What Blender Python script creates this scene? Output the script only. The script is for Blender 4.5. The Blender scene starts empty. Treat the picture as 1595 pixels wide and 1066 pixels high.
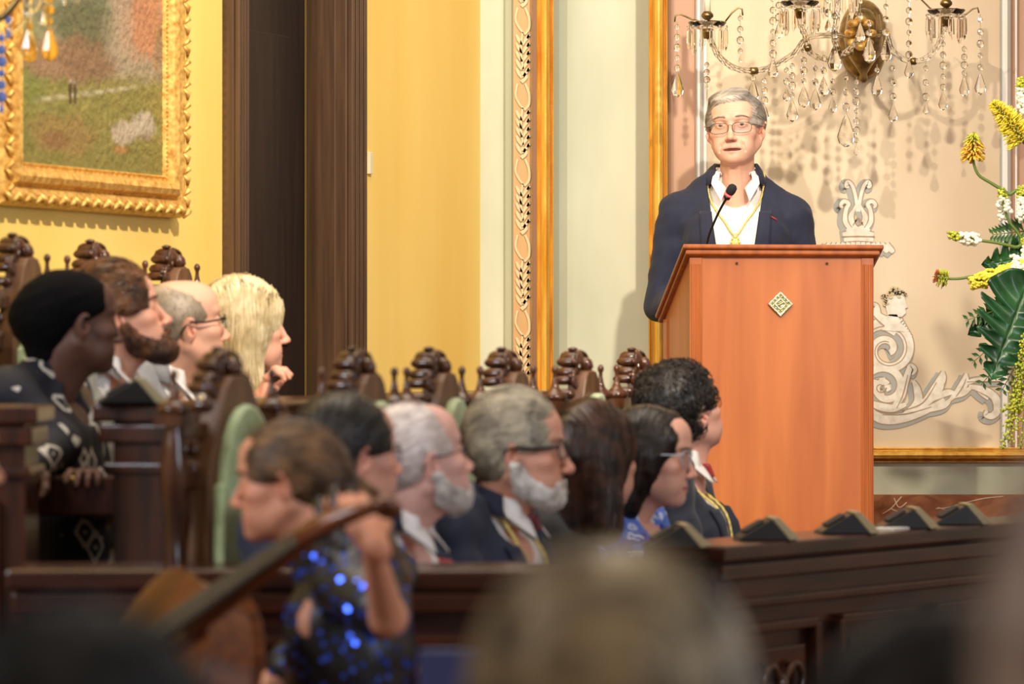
import bpy, bmesh, math, random
import numpy as np
from mathutils import Vector, Matrix, Euler
from mathutils.bvhtree import BVHTree

SC = bpy.context.scene
COL = SC.collection
F = 135/36*1595          # focal length in pixels of the 1595 px wide frame
CAMZ, HOR, CX = 1.40, 548.0, 797.5
R = math.radians

# ------------------------------------------------------------------ camera
cam = bpy.data.cameras.new('camera'); camo = bpy.data.objects.new('camera', cam); COL.objects.link(camo)
camo.location = (0, 0, CAMZ)
camo.rotation_euler = (R(90)+math.atan((HOR-533)/F), 0, 0)
cam.lens = 135; cam.sensor_width = 36; cam.clip_end = 100
cam.dof.use_dof = True; cam.dof.focus_distance = 12.3; cam.dof.aperture_fstop = 3.4
SC.camera = camo

def lin(c):
    return tuple((x/12.92 if x <= .04045 else ((x+.055)/1.055)**2.4) for x in c)
def rgb(r, g, b):
    return lin((r/255, g/255, b/255))+(1.0,)

# ------------------------------------------------------------------ world and light
w = bpy.data.worlds.new('world'); SC.world = w; w.use_nodes = True
w.node_tree.nodes['Background'].inputs[0].default_value = rgb(255, 232, 205)
w.node_tree.nodes['Background'].inputs[1].default_value = 0.27
def light(name, kind, loc, target, energy, color, size=.5, size_y=None, spot=None, blend=.5):
    l = bpy.data.lights.new(name, kind); o = bpy.data.objects.new(name, l); COL.objects.link(o)
    o.location = loc; d = Vector(target)-Vector(loc); o.rotation_euler = d.to_track_quat('-Z', 'Y').to_euler()
    l.energy = energy; l.color = color
    if kind == 'AREA':
        l.size = size
        if size_y: l.shape = 'RECTANGLE'; l.size_y = size_y
    if kind == 'SPOT': l.shadow_soft_size = size; l.spot_size = R(spot); l.spot_blend = blend
    return o
light('stage_spot', 'SPOT', (-2.2, 4.6, 6.2), (1.0, 13.0, 2.1), 900, (1, .90, .75), .07, spot=34, blend=.55)
light('wall_spot', 'SPOT', (1.6, 6.0, 5.2), (-.7, 11.6, 2.3), 1200, (1, .89, .72), .12, spot=50, blend=.8)
light('overhead_fill', 'AREA', (-.3, 9.5, 5.6), (-.1, 9.8, 0), 95, (1, .88, .74), 3.0)  # unseen warm fill lamp added overhead
light('window_light', 'AREA', (5.2, 3.2, 3.0), (0.3, 6.0, 1.2), 105, (.72, .84, 1), 1.6, 2.4)
light('window_light_left', 'AREA', (-3.6, 4.6, 3.6), (0.0, 9.6, 1.2), 110, (.86, .91, 1), 1.2, 2.2)

SC.view_settings.view_transform = 'Standard'; SC.view_settings.look = 'None'
SC.view_settings.gamma = 1; SC.view_settings.use_curve_mapping = False
SC.view_settings.exposure = 0.72

# ------------------------------------------------------------------ helpers
def W(px, py, Y):
    """point seen at pixel (px, py) at distance Y"""
    return Vector(((px-CX)/F*Y, Y, CAMZ+(HOR-py)/F*Y))

def mat(name, col=None, rough=.6, metal=0, **k):
    m = bpy.data.materials.new(name); m.use_nodes = True
    b = m.node_tree.nodes['Principled BSDF']
    if col: b.inputs['Base Color'].default_value = col
    b.inputs['Roughness'].default_value = rough; b.inputs['Metallic'].default_value = metal
    for a, v in k.items(): b.inputs[a.replace('_', ' ')].default_value = v
    return m
def nodes(m): return m.node_tree.nodes, m.node_tree.links, m.node_tree.nodes['Principled BSDF']
def noise_col(m, c1, c2, scale=(1, 1, 1), ns=4, detail=5, lo=.35, hi=.65, dist=0, bump=0, bscale=None, bdist=.002):
    """procedural two-tone colour (and bump) in object coordinates"""
    n, l, b = nodes(m)
    tc = n.new('ShaderNodeTexCoord'); mp = n.new('ShaderNodeMapping'); mp.inputs['Scale'].default_value = scale
    l.new(tc.outputs['Object'], mp.inputs[0])
    t = n.new('ShaderNodeTexNoise'); t.inputs['Scale'].default_value = ns; t.inputs['Detail'].default_value = detail
    t.inputs['Distortion'].default_value = dist; l.new(mp.outputs[0], t.inputs['Vector'])
    r = n.new('ShaderNodeValToRGB'); r.color_ramp.elements[0].position = lo; r.color_ramp.elements[1].position = hi
    r.color_ramp.elements[0].color = c1; r.color_ramp.elements[1].color = c2
    l.new(t.outputs[0], r.inputs[0]); l.new(r.outputs[0], b.inputs['Base Color'])
    if bump:
        t2 = t
        if bscale:
            t2 = n.new('ShaderNodeTexNoise'); t2.inputs['Scale'].default_value = bscale; t2.inputs['Detail'].default_value = 4
            l.new(mp.outputs[0], t2.inputs['Vector'])
        bp = n.new('ShaderNodeBump'); bp.inputs['Strength'].default_value = bump; bp.inputs['Distance'].default_value = bdist
        l.new(t2.outputs[0], bp.inputs['Height']); l.new(bp.outputs[0], b.inputs['Normal'])
    return m
def attr_mat(name, rough=.55, bump=0, bscale=300, **k):
    m = mat(name, None, rough, **k); n, l, b = nodes(m)
    a = n.new('ShaderNodeVertexColor'); a.layer_name = 'col'; l.new(a.outputs[0], b.inputs['Base Color'])
    if bump:
        tc = n.new('ShaderNodeTexCoord'); t = n.new('ShaderNodeTexNoise'); t.inputs['Scale'].default_value = bscale
        t.inputs['Detail'].default_value = 4
        l.new(tc.outputs['Object'], t.inputs['Vector'])
        bp = n.new('ShaderNodeBump'); bp.inputs['Strength'].default_value = bump; bp.inputs['Distance'].default_value = .001
        l.new(t.outputs[0], bp.inputs['Height']); l.new(bp.outputs[0], b.inputs['Normal'])
    return m

def new_obj(name, me, m=None, parent=None, smooth=False):
    if m is not None:
        for x in (m if isinstance(m, (list, tuple)) else [m]): me.materials.append(x)
    if smooth: me.polygons.foreach_set('use_smooth', [True]*len(me.polygons))
    o = bpy.data.objects.new(name, me); COL.objects.link(o)
    if parent: o.parent = parent
    return o
def tag(o, label=None, cat=None, group=None, kind=None):
    if label: o['label'] = label
    if cat: o['category'] = cat
    if group: o['group'] = group
    if kind: o['kind'] = kind
    return o
def empty(name, loc=(0, 0, 0), rz=0):
    o = bpy.data.objects.new(name, None); COL.objects.link(o); o.location = loc; o.rotation_euler = (0, 0, rz)
    o.empty_display_size = .1
    return o

class MB:
    """collects shapes into one mesh"""
    def __init__(s): s.v = []; s.f = []; s.mi = []; s.m = 0
    def add(s, vs, fs):
        b = len(s.v); s.v += [tuple(x) for x in vs]; s.f += [tuple(i+b for i in f) for f in fs]; s.mi += [s.m]*len(fs)
    def box(s, c, h, M=None):
        vs = [Vector((c[0]+i*h[0], c[1]+j*h[1], c[2]+k*h[2])) for i in (-1, 1) for j in (-1, 1) for k in (-1, 1)]
        if M: vs = [M@v for v in vs]
        s.add(vs, [(0, 1, 3, 2), (4, 6, 7, 5), (0, 4, 5, 1), (2, 3, 7, 6), (0, 2, 6, 4), (1, 5, 7, 3)])
    def lathe(s, prof, c=(0, 0, 0), n=14, M=None):
        c = Vector(c); vs = []; fs = []
        for r, z in prof:
            for i in range(n):
                a = 2*math.pi*i/n; v = Vector((r*math.cos(a), r*math.sin(a), z))
                if M: v = M@v
                vs.append(c+v)
        for k in range(len(prof)-1):
            for i in range(n):
                j = (i+1) % n; fs.append((k*n+i, k*n+j, (k+1)*n+j, (k+1)*n+i))
        fs.append(tuple(range(n))[::-1]); fs.append(tuple((len(prof)-1)*n+i for i in range(n)))
        s.add(vs, fs)
    def tube(s, pts, rad, n=8, flat=1.0, up=None):
        pts = [Vector(p) for p in pts]; rs = rad if isinstance(rad, (list, tuple)) else [rad]*len(pts)
        vs = []; fs = []; prev = up or Vector((0, 0, 1))
        for i, p in enumerate(pts):
            t = (pts[min(i+1, len(pts)-1)]-pts[max(i-1, 0)])
            if t.length < 1e-9: t = Vector((0, 0, 1))
            t.normalize(); a = prev-t*prev.dot(t)
            if a.length < 1e-3:
                a = Vector((1, 0, 0))-t*t.x
                if a.length < 1e-3: a = Vector((0, 1, 0))-t*t.y
            a.normalize(); b = t.cross(a); prev = a
            for k in range(n):
                q = 2*math.pi*k/n; vs.append(p+(a*math.cos(q)*flat+b*math.sin(q))*rs[i])
        for i in range(len(pts)-1):
            for k in range(n):
                j = (k+1) % n; fs.append((i*n+k, i*n+j, (i+1)*n+j, (i+1)*n+k))
        fs.append(tuple(range(n))[::-1]); fs.append(tuple((len(pts)-1)*n+k for k in range(n)))
        s.add(vs, fs)
    def prism(s, poly, y0, y1, M=None):
        """polygon in the xz plane, extruded from y0 to y1"""
        n = len(poly); vs = [Vector((x, y0, z)) for x, z in poly]+[Vector((x, y1, z)) for x, z in poly]
        if M: vs = [M@v for v in vs]
        fs = [tuple(range(n)), tuple(range(n, 2*n))[::-1]]+[(i, i+n, (i+1) % n+n, (i+1) % n) for i in range(n)]
        s.add(vs, fs)
    def ball(s, c, r, n=10, m=7, M=None):
        r = (r, r, r) if isinstance(r, (int, float)) else r
        vs = [Vector((0, 0, r[2]))]; fs = []
        for i in range(1, m):
            t = math.pi*i/m
            for k in range(n):
                q = 2*math.pi*k/n; vs.append(Vector((r[0]*math.sin(t)*math.cos(q), r[1]*math.sin(t)*math.sin(q), r[2]*math.cos(t))))
        vs.append(Vector((0, 0, -r[2])))
        for k in range(n): fs.append((0, 1+k, 1+(k+1) % n))
        for i in range(m-2):
            for k in range(n):
                a = 1+i*n; fs.append((a+k, a+n+k, a+n+(k+1) % n, a+(k+1) % n))
        a = 1+(m-2)*n
        for k in range(n): fs.append((a+k, len(vs)-1, a+(k+1) % n))
        if M: vs = [M@v for v in vs]
        s.add([Vector(c)+v for v in vs], fs)
    def build(s, name, m=None, parent=None, smooth=False, bevel=0, sharp=None):
        me = bpy.data.meshes.new(name); me.from_pydata(s.v, [], s.f); me.update()
        bm = bmesh.new(); bm.from_mesh(me); bmesh.ops.recalc_face_normals(bm, faces=bm.faces[:]); bm.to_mesh(me); bm.free()
        if any(s.mi): me.polygons.foreach_set('material_index', s.mi)
        o = new_obj(name, me, m, parent, smooth or bool(sharp))
        if sharp: me.set_sharp_from_angle(angle=R(sharp))
        if bevel:
            b = o.modifiers.new('bevel', 'BEVEL'); b.width = bevel; b.segments = 2; b.limit_method = 'ANGLE'
        return o

def spline(pts, n=8):
    """Catmull-Rom through the points (tuples of any length)"""
    P = [pts[0]]+list(pts)+[pts[-1]]; out = []
    for i in range(1, len(P)-2):
        for k in range(n):
            t = k/n; a, b, c, d = P[i-1], P[i], P[i+1], P[i+2]
            out.append(tuple(.5*(2*b[j]+(c[j]-a[j])*t+(2*a[j]-5*b[j]+4*c[j]-d[j])*t*t+(3*b[j]-a[j]-3*c[j]+d[j])*t**3) for j in range(len(b))))
    out.append(tuple(pts[-1])); return out
def children(o): return [c for c in bpy.data.objects if c.parent == o]
def copy_tree(o, parent=None):
    c = o.copy(); COL.objects.link(c)
    if parent: c.parent = parent
    for ch in children(o): copy_tree(ch, c)
    return c

# ------------------------------------------------------------------ materials of the place
M = {}
M['yellow'] = noise_col(mat('yellow_plaster', rough=.6), rgb(236, 196, 92), rgb(247, 218, 130), (.5, .5, .12), 5, 6, .25, .75, bump=.25, bscale=30)
M['green'] = noise_col(mat('pale_green_paint', rough=.55), rgb(176, 178, 152), rgb(198, 198, 174), (1, 1, .4), 3, 4, bump=.1, bscale=60)
M['greend'] = noise_col(mat('sage_paint_and_shade', rough=.5), rgb(150, 152, 122), rgb(166, 166, 138), (1, 1, .4), 3, 4, bump=.1, bscale=60)
M['cream'] = noise_col(mat('cream_painted_wall', rough=.5), rgb(204, 180, 148), rgb(220, 200, 170), (1, 1, .6), 2.2, 5, .3, .7, bump=.08, bscale=50)
M['pink'] = noise_col(mat('rose_tan_paint', rough=.5), rgb(182, 138, 110), rgb(198, 154, 124), (1, 1, .6), 3, 5, bump=.08, bscale=50)
M['gold'] = noise_col(mat('gilded_moulding', rough=.3, metal=.5), rgb(214, 152, 48), rgb(248, 206, 104), (1, 1, .15), 40, 4, .3, .7, bump=.35, bscale=120)
M['goldf'] = noise_col(mat('gilded_frame', rough=.42, metal=.4), rgb(176, 122, 44), rgb(240, 198, 112), (1, 1, 1), 60, 4, .3, .7, bump=.3, bscale=180)
M['line'] = mat('white_painted_line', rgb(232, 224, 212), .5)
M['linegrey'] = mat('grey_painted_line', rgb(158, 148, 138), .5)
M['marble'] = noise_col(mat('rust_marble', rough=.18), rgb(128, 74, 48), rgb(172, 112, 74), (1, 1, 2), 9, 8, .35, .7, dist=1.5)
M['vein'] = mat('pale_marble_vein', rgb(214, 190, 164), .25)
M['doorwood'] = noise_col(mat('dark_door_wood', rough=.5), rgb(22, 13, 9), rgb(38, 22, 15), (6, 6, .4), 6, 6, bump=.1)
M['casing'] = noise_col(mat('brown_door_casing', rough=.36), rgb(64, 44, 30), rgb(84, 58, 38), (8, 8, .4), 6, 6, bump=.15)
M['deskwood'] = noise_col(mat('mahogany_desk_wood', rough=.24), rgb(34, 13, 8), rgb(66, 28, 15), (1, 6, 6), 4, 6, bump=.08)
M['postwood'] = noise_col(mat('mahogany_desk_post_wood', rough=.26), rgb(38, 16, 10), rgb(74, 33, 18), (6, 6, 1), 4, 6, bump=.08)
M['chairwood'] = noise_col(mat('walnut_chair_wood', rough=.17), rgb(48, 26, 16), rgb(86, 50, 30), (5, 5, 1), 6, 6, bump=.08)
M['panelwood'] = noise_col(mat('walnut_chair_panel', rough=.45), rgb(86, 56, 34), rgb(112, 76, 48), (5, 5, 1), 6, 6, bump=.08)
M['velvet'] = noise_col(mat('pale_green_upholstery', rough=.8, Sheen_Weight=.3), rgb(152, 166, 118), rgb(176, 188, 142), (1, 1, 1), 30, 4, bump=.2, bscale=500)
M['lectern'] = noise_col(mat('orange_cherry_veneer', rough=.33), rgb(162, 86, 36), rgb(190, 110, 52), (5, 5, .5), 3, 8, .25, .75, dist=.6, bump=.04)
M['lecternd'] = noise_col(mat('cherry_wood_trim', rough=.3), rgb(146, 74, 30), rgb(180, 100, 46), (9, 9, .6), 4, 8, .3, .7)
M['black'] = mat('black_plastic', rgb(18, 18, 19), .35)
M['stage'] = noise_col(mat('stage_carpet', rough=.9), rgb(96, 48, 36), rgb(120, 60, 44), ns=40)
M['floorm'] = noise_col(mat('parquet_floor', rough=.3), rgb(70, 42, 26), rgb(104, 66, 40), (1, 8, 1), 3, 6)
M['orn'] = noise_col(mat('ivory_ornament_paint', rough=.5), rgb(206, 194, 174), rgb(234, 226, 210), ns=40, lo=.3, hi=.7)
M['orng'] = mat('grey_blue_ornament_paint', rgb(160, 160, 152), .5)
M['ornb'] = mat('umber_ornament_paint', rgb(160, 132, 100), .5)
M['relief'] = mat('beige_relief_paint', rgb(206, 184, 142), .5)
M['reliefbg'] = mat('ochre_panel_paint', rgb(190, 148, 96), .5)

# ------------------------------------------------------------------ walls
def struct(name, mb, m, **k): return tag(mb.build(name, m, **k), kind='structure')
b = MB(); b.box((0, 7, -.05), (5, 8, .05)); struct('floor', b, M['floorm'])
b = MB(); b.box((2.9, 12.25, .245), (2.75, 1.1, .245)); struct('floor_stage', b, M['stage'])

WA = Vector((-1.3295, 9.97, 0)); WB = Vector((-.1093, 13.2, 0)); WD = (WB-WA).normalized()
WN = Vector((WD.y, -WD.x, 0))                      # into the room
def wall_u(px):                                     # distance along the side wall for a pixel column
    k = (px-CX)/F; return (k*WA.y-WA.x)/(WD.x-k*WD.y)
MW = Matrix(((WD.x, -WN.x, 0, WA.x), (WD.y, -WN.y, 0, WA.y), (0, 0, 1, 0), (0, 0, 0, 1)))   # local x along, y into the wall
u0, u1 = wall_u(346), wall_u(550)
b = MB(); b.box(((-3.5+u0)/2, .15, 2.4), ((u0+3.5)/2, .15, 2.4), MW); b.box(((u0+u1)/2, .15, 4.3), ((u1-u0)/2, .15, .5), MW)
b.box(((u1+wall_u(748.5))/2, .15, 2.4), ((wall_u(748.5)-u1)/2, .15, 2.4), MW)
struct('wall_left', b, M['yellow'])
b = MB(); b.box(((-3.5+u0-.1)/2, .2, .14), ((u0-.1+3.5)/2, .5, .14), MW)       # riser of the back row (full footprint below)
b2 = MB()
P = [(-1.75, 8.1), (-.78, 8.1), (.1, 10.9), (.1, 13.1), (-.12, 13.15), (-1.33, 9.95), (-1.9, 8.45)]
n = len(P); b2.add([(x, y, 0) for x, y in P]+[(x, y, .28) for x, y in P], [tuple(range(n)), tuple(range(n, 2*n))]+[(i, (i+1) % n, (i+1) % n+n, i+n) for i in range(n)])
struct('floor_riser', b2, M['floorm'])

# door with fluted casing and dark leaf
uL1, uR0 = wall_u(364), wall_u(523)
def casing(name, ua, ub, deep):
    b = MB(); b.box(((ua+ub)/2, -.012, 1.9), ((ub-ua)/2, .025, 1.9), MW)
    wdt = ub-ua
    for k in range(4):
        uu = ua+wdt*(.14+.24*k); b.box((uu, -.045, 1.9), (wdt*.07, .009, 1.9), MW)
    return struct(name, b, M['casing'], bevel=.004)
casing('trim_1', u0, uL1, 0); casing('trim_2', uR0, u1, 0)
b = MB(); b.box((uL1-.012, .03, 1.9), (.012, .07, 1.9), MW); b.box((uR0+.01, .05, 1.9), (.012, .05, 1.9), MW)
struct('trim_3', b, M['casing'], bevel=.003)
d = MB(); d.box(((uL1+uR0)/2, .125, 1.9), ((uR0-uL1)/2, .02, 1.9), MW)
for zc in (.7, 1.9, 3.1): d.box(((uL1+uR0)/2, .102, zc), ((uR0-uL1)/2-.14, .006, .48), MW)
struct('door_1', d, M['doorwood'], bevel=.004)
b = MB(); b.box((wall_u(573.5), -.006, CAMZ+(548-262)/F*12.6), (.012, .006, .035), MW)
tag(b.build('light_switch', mat('switch_plastic', rgb(226, 212, 180), .4), bevel=.002), 'small pale switch plate on yellow wall just right of the dark doorway', 'switch')

# back wall (frontal); depth layers
YB = 13.1
def wx(px, Y=YB): return (px-CX)/F*Y
def wz(py, Y=YB): return CAMZ+(HOR-py)/F*Y
def panel(name, x0, x1, y, th, m, z0=0, z1=4.8):
    b = MB(); b.box(((x0+x1)/2, y+th/2, (z0+z1)/2), ((x1-x0)/2, th/2, (z1-z0)/2)); return struct(name, b, m)
panel('wall_back_pier', wx(747, 13.2), wx(789, 13.2), 13.2, .3, M['green'])
panel('trim_4', wx(787, 13.17), wx(801, 13.17), 13.17, .3, M['greend'])
panel('wall_back_pilaster', wx(799.5, 13.14), wx(838, 13.14), 13.14, .3, M['reliefbg'])
panel('wall_back_niche', wx(834, 13.28), wx(1050, 13.28), 13.28, .2, M['green'])
b = MB(); b.box((wx(865, 13.2), 13.25, 2.4), (wx(871, 13.2)-wx(865, 13.2), .05, 2.4)); struct('trim_5', b, M['greend'])  # darker green strip: shade of the niche reveal put into the colour
def gold_moulding(name, pa, pb, y):
    xa, xb = wx(pa, y), wx(pb, y); wd = xb-xa; b = MB(); prof = []
    for t, d in ((0, 0), (0, .03), (.06, .034), (.1, .02), (.16, .022), (.25, .05), (.4, .062), (.55, .064), (.7, .056), (.8, .036), (.84, .018), (.9, .02), (.94, .032), (1, .03), (1, 0)):
        prof.append((xa+wd*t, y-d))
    n = len(prof); b.add([(x, yy, 0) for x, yy in prof]+[(x, yy, 4.8) for x, yy in prof], [(i, (i+1) % n, (i+1) % n+n, i+n) for i in range(n)])
    return struct(name, b, M['gold'], smooth=False, sharp=50)
gold_moulding('trim_6', 836, 862, 13.13); gold_moulding('trim_7', 1010, 1039, 13.08)
panel('trim_8', wx(829), wx(837), 13.1, .1, mat('umber_line_paint', rgb(122, 84, 48), .6))
b = MB(); b.box((wx(1041), 13.12, 2.4), (wx(1045)-wx(1041), .05, 2.4)); struct('trim_9', b, mat('brown_recess_paint', rgb(126, 84, 54), .6))
panel('wall_back', wx(1036), wx(1595)+.9, YB, .2, M['pink'])
zr0, zr1 = wz(720), wz(697)
panel('wall_back_panel', wx(1084), wx(1562), YB-.012, .03, M['cream'], zr1, 4.8)
for i, (a, c, mm) in enumerate(((1083, 1086, 'linegrey'), (1086, 1089.5, 'line'), (1089.5, 1096, 'linegrey'), (1096, 1100, 'line'),
                                (1557, 1560, 'orng'), (1560, 1568, 'line'), (1568, 1573, 'linegrey'), (1580, 1583, 'line'))):
    b = MB(); b.box((wx((a+c)/2), YB-.014, (zr1+4.8)/2), (wx(c)/2-wx(a)/2, .008, (4.8-zr1)/2)); struct('trim_%d' % (10+i), b, M[mm])
# darker tan foot of the cream panel, gilded rail, green dado, marble base
b = MB(); xa, xb = wx(1040), wx(1595)+.9; prof = []
for t, d in ((0, 0), (0, .03), (.08, .035), (.14, .018), (.22, .03), (.35, .06), (.5, .066), (.68, .055), (.8, .03), (.88, .03), (.94, .04), (1, .038), (1, 0)):
    prof.append((YB-.01-d, zr0+(zr1-zr0)*t))
n = len(prof); b.add([(xa, y, z) for y, z in prof]+[(xb, y, z) for y, z in prof], [(i, (i+1) % n, (i+1) % n+n, i+n) for i in range(n)])
struct('trim_20', b, M['gold'], sharp=50)
panel('wall_back_dado', xa, xb, YB-.015, .05, M['green'], wz(772), zr0)
panel('baseboard_back', xa, xb, YB-.05, .08, M['marble'], .49, wz(770))
def vein(pts, name='vein'):
    b = MB(); b.tube([(wx(x), YB-.051, wz(y)) for x, y in spline(pts, 4)], .0022, 5); return b
b = MB()
for pts in (((1372, 800), (1385, 792), (1395, 781), (1402, 773)), ((1385, 792), (1404, 800)), ((1455, 792), (1475, 790), (1500, 783), (1530, 776), (1560, 773)), ((1458, 790), (1470, 794)), ((1390, 775), (1398, 790), (1410, 782))):
    b.tube([(wx(x), YB-.0505, wz(y)) for x, y in spline(pts, 4)], .002, 5)
struct('trim_21', b, M['vein'])

# ------------------------------------------------------------------ painted ornaments on the wall
def stroke(mb, pts, y, off=(0, 0), grow=0, Y=YB):
    """tapered flat stroke through (px, py, width px), kept 2 mm proud of the wall"""
    q = spline(pts, 7); L = []; Rr = []
    for i, (x, z, w_) in enumerate(q):
        a = q[max(i-1, 0)]; c = q[min(i+1, len(q)-1)]; dx, dz = c[0]-a[0], c[1]-a[1]; d = math.hypot(dx, dz) or 1
        nx, nz = -dz/d, dx/d; h = w_/2+grow
        L.append((x+nx*h+off[0], z+nz*h+off[1])); Rr.append((x-nx*h+off[0], z-nz*h+off[1]))
    n = len(q); vs = [(wx(x, Y), y, wz(z, Y)) for x, z in L]+[(wx(x, Y), y, wz(z, Y)) for x, z in Rr]
    ys = y+.0035
    vs += [(wx(x, Y), ys, wz(z, Y)) for x, z in L]+[(wx(x, Y), ys, wz(z, Y)) for x, z in Rr]
    fs = [(i, i+1, n+i+1, n+i) for i in range(n-1)]+[(i, i+1, 2*n+i+1, 2*n+i) for i in range(n-1)]+[(n+i, n+i+1, 3*n+i+1, 3*n+i) for i in range(n-1)]
    fs += [(0, n, 3*n, 2*n), (n-1, 2*n-1, 4*n-1, 3*n-1)]
    mb.add(vs, fs)
def blob(mb, poly, y, off=(0, 0), Y=YB):
    mb.prism([(wx(x+off[0], Y), wz(z+off[1], Y)) for x, z in poly], y, y+.003)
def spiral(cx, cy, r0, r1, a0, turns, w0, w1, n=14):
    return [(cx+(r0+(r1-r0)*i/n)*math.cos(R(a0+360*turns*i/n)), cy+(r0+(r1-r0)*i/n)*math.sin(R(a0+360*turns*i/n)), w0+(w1-w0)*i/n) for i in range(n+1)]
def ornament(name, strokes, accents, label, y=YB-.0155, shadow=5, sh=(-4, 3)):
    root = empty(name, (0, 0, 0))
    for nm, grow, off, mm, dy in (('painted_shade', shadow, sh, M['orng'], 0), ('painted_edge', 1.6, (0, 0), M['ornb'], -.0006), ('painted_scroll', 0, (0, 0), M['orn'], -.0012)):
        b = MB()
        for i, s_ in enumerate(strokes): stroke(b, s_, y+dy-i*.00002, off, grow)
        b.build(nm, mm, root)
    b = MB()
    for i, s_ in enumerate(accents): stroke(b, s_, y-.0022)
    b.build('painted_vein', M['ornb'], root)
    tag(root, label, 'wall ornament'); return root
# upper vase-like finial
cxo = 1336
S = []
for s in (-1, 1):
    S += [[(cxo+s*1, 330, 5), (cxo+s*3, 312, 5), (cxo+s*6, 298, 5), (cxo+s*10, 288, 5), (cxo+s*16, 284, 6), (cxo+s*18, 290, 6), (cxo+s*14, 292, 3)]]
    S += [[(cxo+s*12, 358, 6), (cxo+s*20, 345, 7), (cxo+s*19, 328, 6), (cxo+s*15, 318, 6), (cxo+s*22, 314, 6), (cxo+s*27, 320, 5), (cxo+s*24, 324, 3)]]
    S += [[(cxo, 358, 5), (cxo+s*8, 350, 7), (cxo+s*11, 338, 8), (cxo+s*6, 326, 4), (cxo, 314, 3)]]
    S += [[(cxo+s*2, 359, 9), (cxo+s*14, 359, 8), (cxo+s*18, 357, 3)]]
S += [[(cxo-24, 366, 7), (cxo, 363, 9), (cxo+24, 366, 7)], [(cxo-22, 374, 6), (cxo, 372, 7), (cxo+24, 374, 6)]]
for k in range(-6, 7):
    S += [[(cxo+k*7.5, 377+abs(k)*.5, 6), (cxo+k*8.6, 386+abs(k)*.6, 8), (cxo+k*9.2, 391+abs(k)*.4, 5)]]
A = [[(cxo-8, 352, 1.5), (cxo, 340, 2), (cxo+8, 352, 1.5)], spiral(cxo, 346, 7, 1, 0, 1.2, 2, 1), [(cxo-26, 369, 2), (cxo+26, 369, 2)]]
ornament('painted_scroll_finial', S, A, 'small ivory vase-shaped scroll painted on cream wall above the lectern corner')
# lower cartouche: bust, big volute, acanthus
S = [spiral(1381, 545, 44, 6, -150, 1.55, 17, 9, 22),
     [(1352, 480, 8), (1362, 478, 12), (1366, 492, 13), (1378, 500, 14), (1395, 508, 12), (1408, 520, 8)],
     [(1350, 515, 10), (1364, 506, 14), (1380, 510, 12), (1394, 520, 8)],
     spiral(1378, 603, 34, 5, -160, 1.3, 12, 9, 20),
     [(1352, 640, 12), (1372, 652, 15), (1400, 652, 15), (1430, 644, 12), (1452, 634, 9), (1470, 622, 5)],
     [(1356, 628, 8), (1372, 634, 12), (1392, 636, 11), (1410, 630, 6)],
     [(1388, 640, 6), (1402, 618, 12), (1408, 598, 11), (1414, 580, 9), (1418, 570, 7), (1425, 576, 5), (1420, 584, 3)],
     [(1408, 646, 7), (1428, 628, 12), (1428, 608, 11), (1422, 594, 5)],
     [(1420, 645, 8), (1446, 622, 14), (1462, 604, 13), (1466, 588, 5)], [(1440, 640, 6), (1468, 632, 10), (1480, 622, 4)], [(1452, 622, 6), (1474, 612, 10), (1486, 612, 4)],
     [(1440, 625, 8), (1464, 594, 14), (1468, 578, 4)],
     [(1480, 622, 5), (1495, 606, 12), (1502, 594, 12), (1504, 582, 4)], [(1486, 618, 5), (1500, 612, 9), (1513, 603, 4)],
     [(1508, 602, 6), (1528, 606, 9), (1543, 614, 12), (1552, 626, 13), (1552, 640, 12), (1544, 648, 10), (1535, 646, 8), (1536, 640, 5)],
     [(1500, 598, 6), (1520, 592, 7), (1545, 591, 7), (1558, 590, 7)], [(1553, 592, 5), (1553, 578, 5), (1553, 566, 5)],
     [(1520, 606, 5), (1530, 614, 7), (1538, 622, 3)]]
for k in range(5): S.append([(1368+17*math.cos(k*1.256), 603+15*math.sin(k*1.256), 9), (1370+9*math.cos(k*1.256+.3), 604+8*math.sin(k*1.256+.3), 10)])
for k in range(7): S.append([(1402+k*2.4, 498+k*4.2, 5), (1404+k*2.4, 500+k*4.2, 5)])
A = [[(1404, 640, 1.5), (1436, 628, 2), (1458, 596, 1)], [(1374, 646, 1), (1410, 645, 2), (1450, 634, 1)], [(1396, 636, 1), (1406, 614, 2), (1413, 584, 1)],
     [(1488, 618, 1), (1498, 604, 2), (1504, 590, 1)], spiral(1371, 604, 9, 2, 0, 1.2, 2, 1), [(1520, 609, 1), (1542, 622, 2), (1546, 640, 1)], [(1505, 595, 1.2), (1555, 594, 1.2)],
     spiral(1381, 545, 40, 12, -150, 1.2, 1.6, 1.2, 20), [(1356, 488, 1.5), (1374, 506, 2), (1400, 518, 1)]]
o2 = ornament('painted_scroll_cartouche', S, A, 'large ivory acanthus scroll with bust painted on wall right of lectern')
b = MB(); yb = YB-.019
blob(b, [(1374, 515), (1378, 505), (1376, 498), (1384, 490), (1396, 490), (1402, 500), (1402, 512), (1408, 517)], yb)
blob(b, [(1382, 492), (1379, 478), (1382, 462), (1392, 455), (1402, 455), (1408, 462), (1410, 472), (1413, 479), (1409, 481), (1410, 488), (1404, 494), (1396, 494)], yb)
b.build('painted_bust', M['orn'], o2)
b = MB(); random.seed(3)
for k in range(26):
    a = R(150+random.random()*190); rr = 8+random.random()*10; x, z = 1393+rr*1.0*math.cos(a), 466+rr*.95*math.sin(a)
    stroke(b, spiral(x, z, 3.6, .8, random.random()*360, .9, 2.2, 1.4, 7), yb-.004)
b.build('painted_curl', M['relief'], o2)

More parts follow.
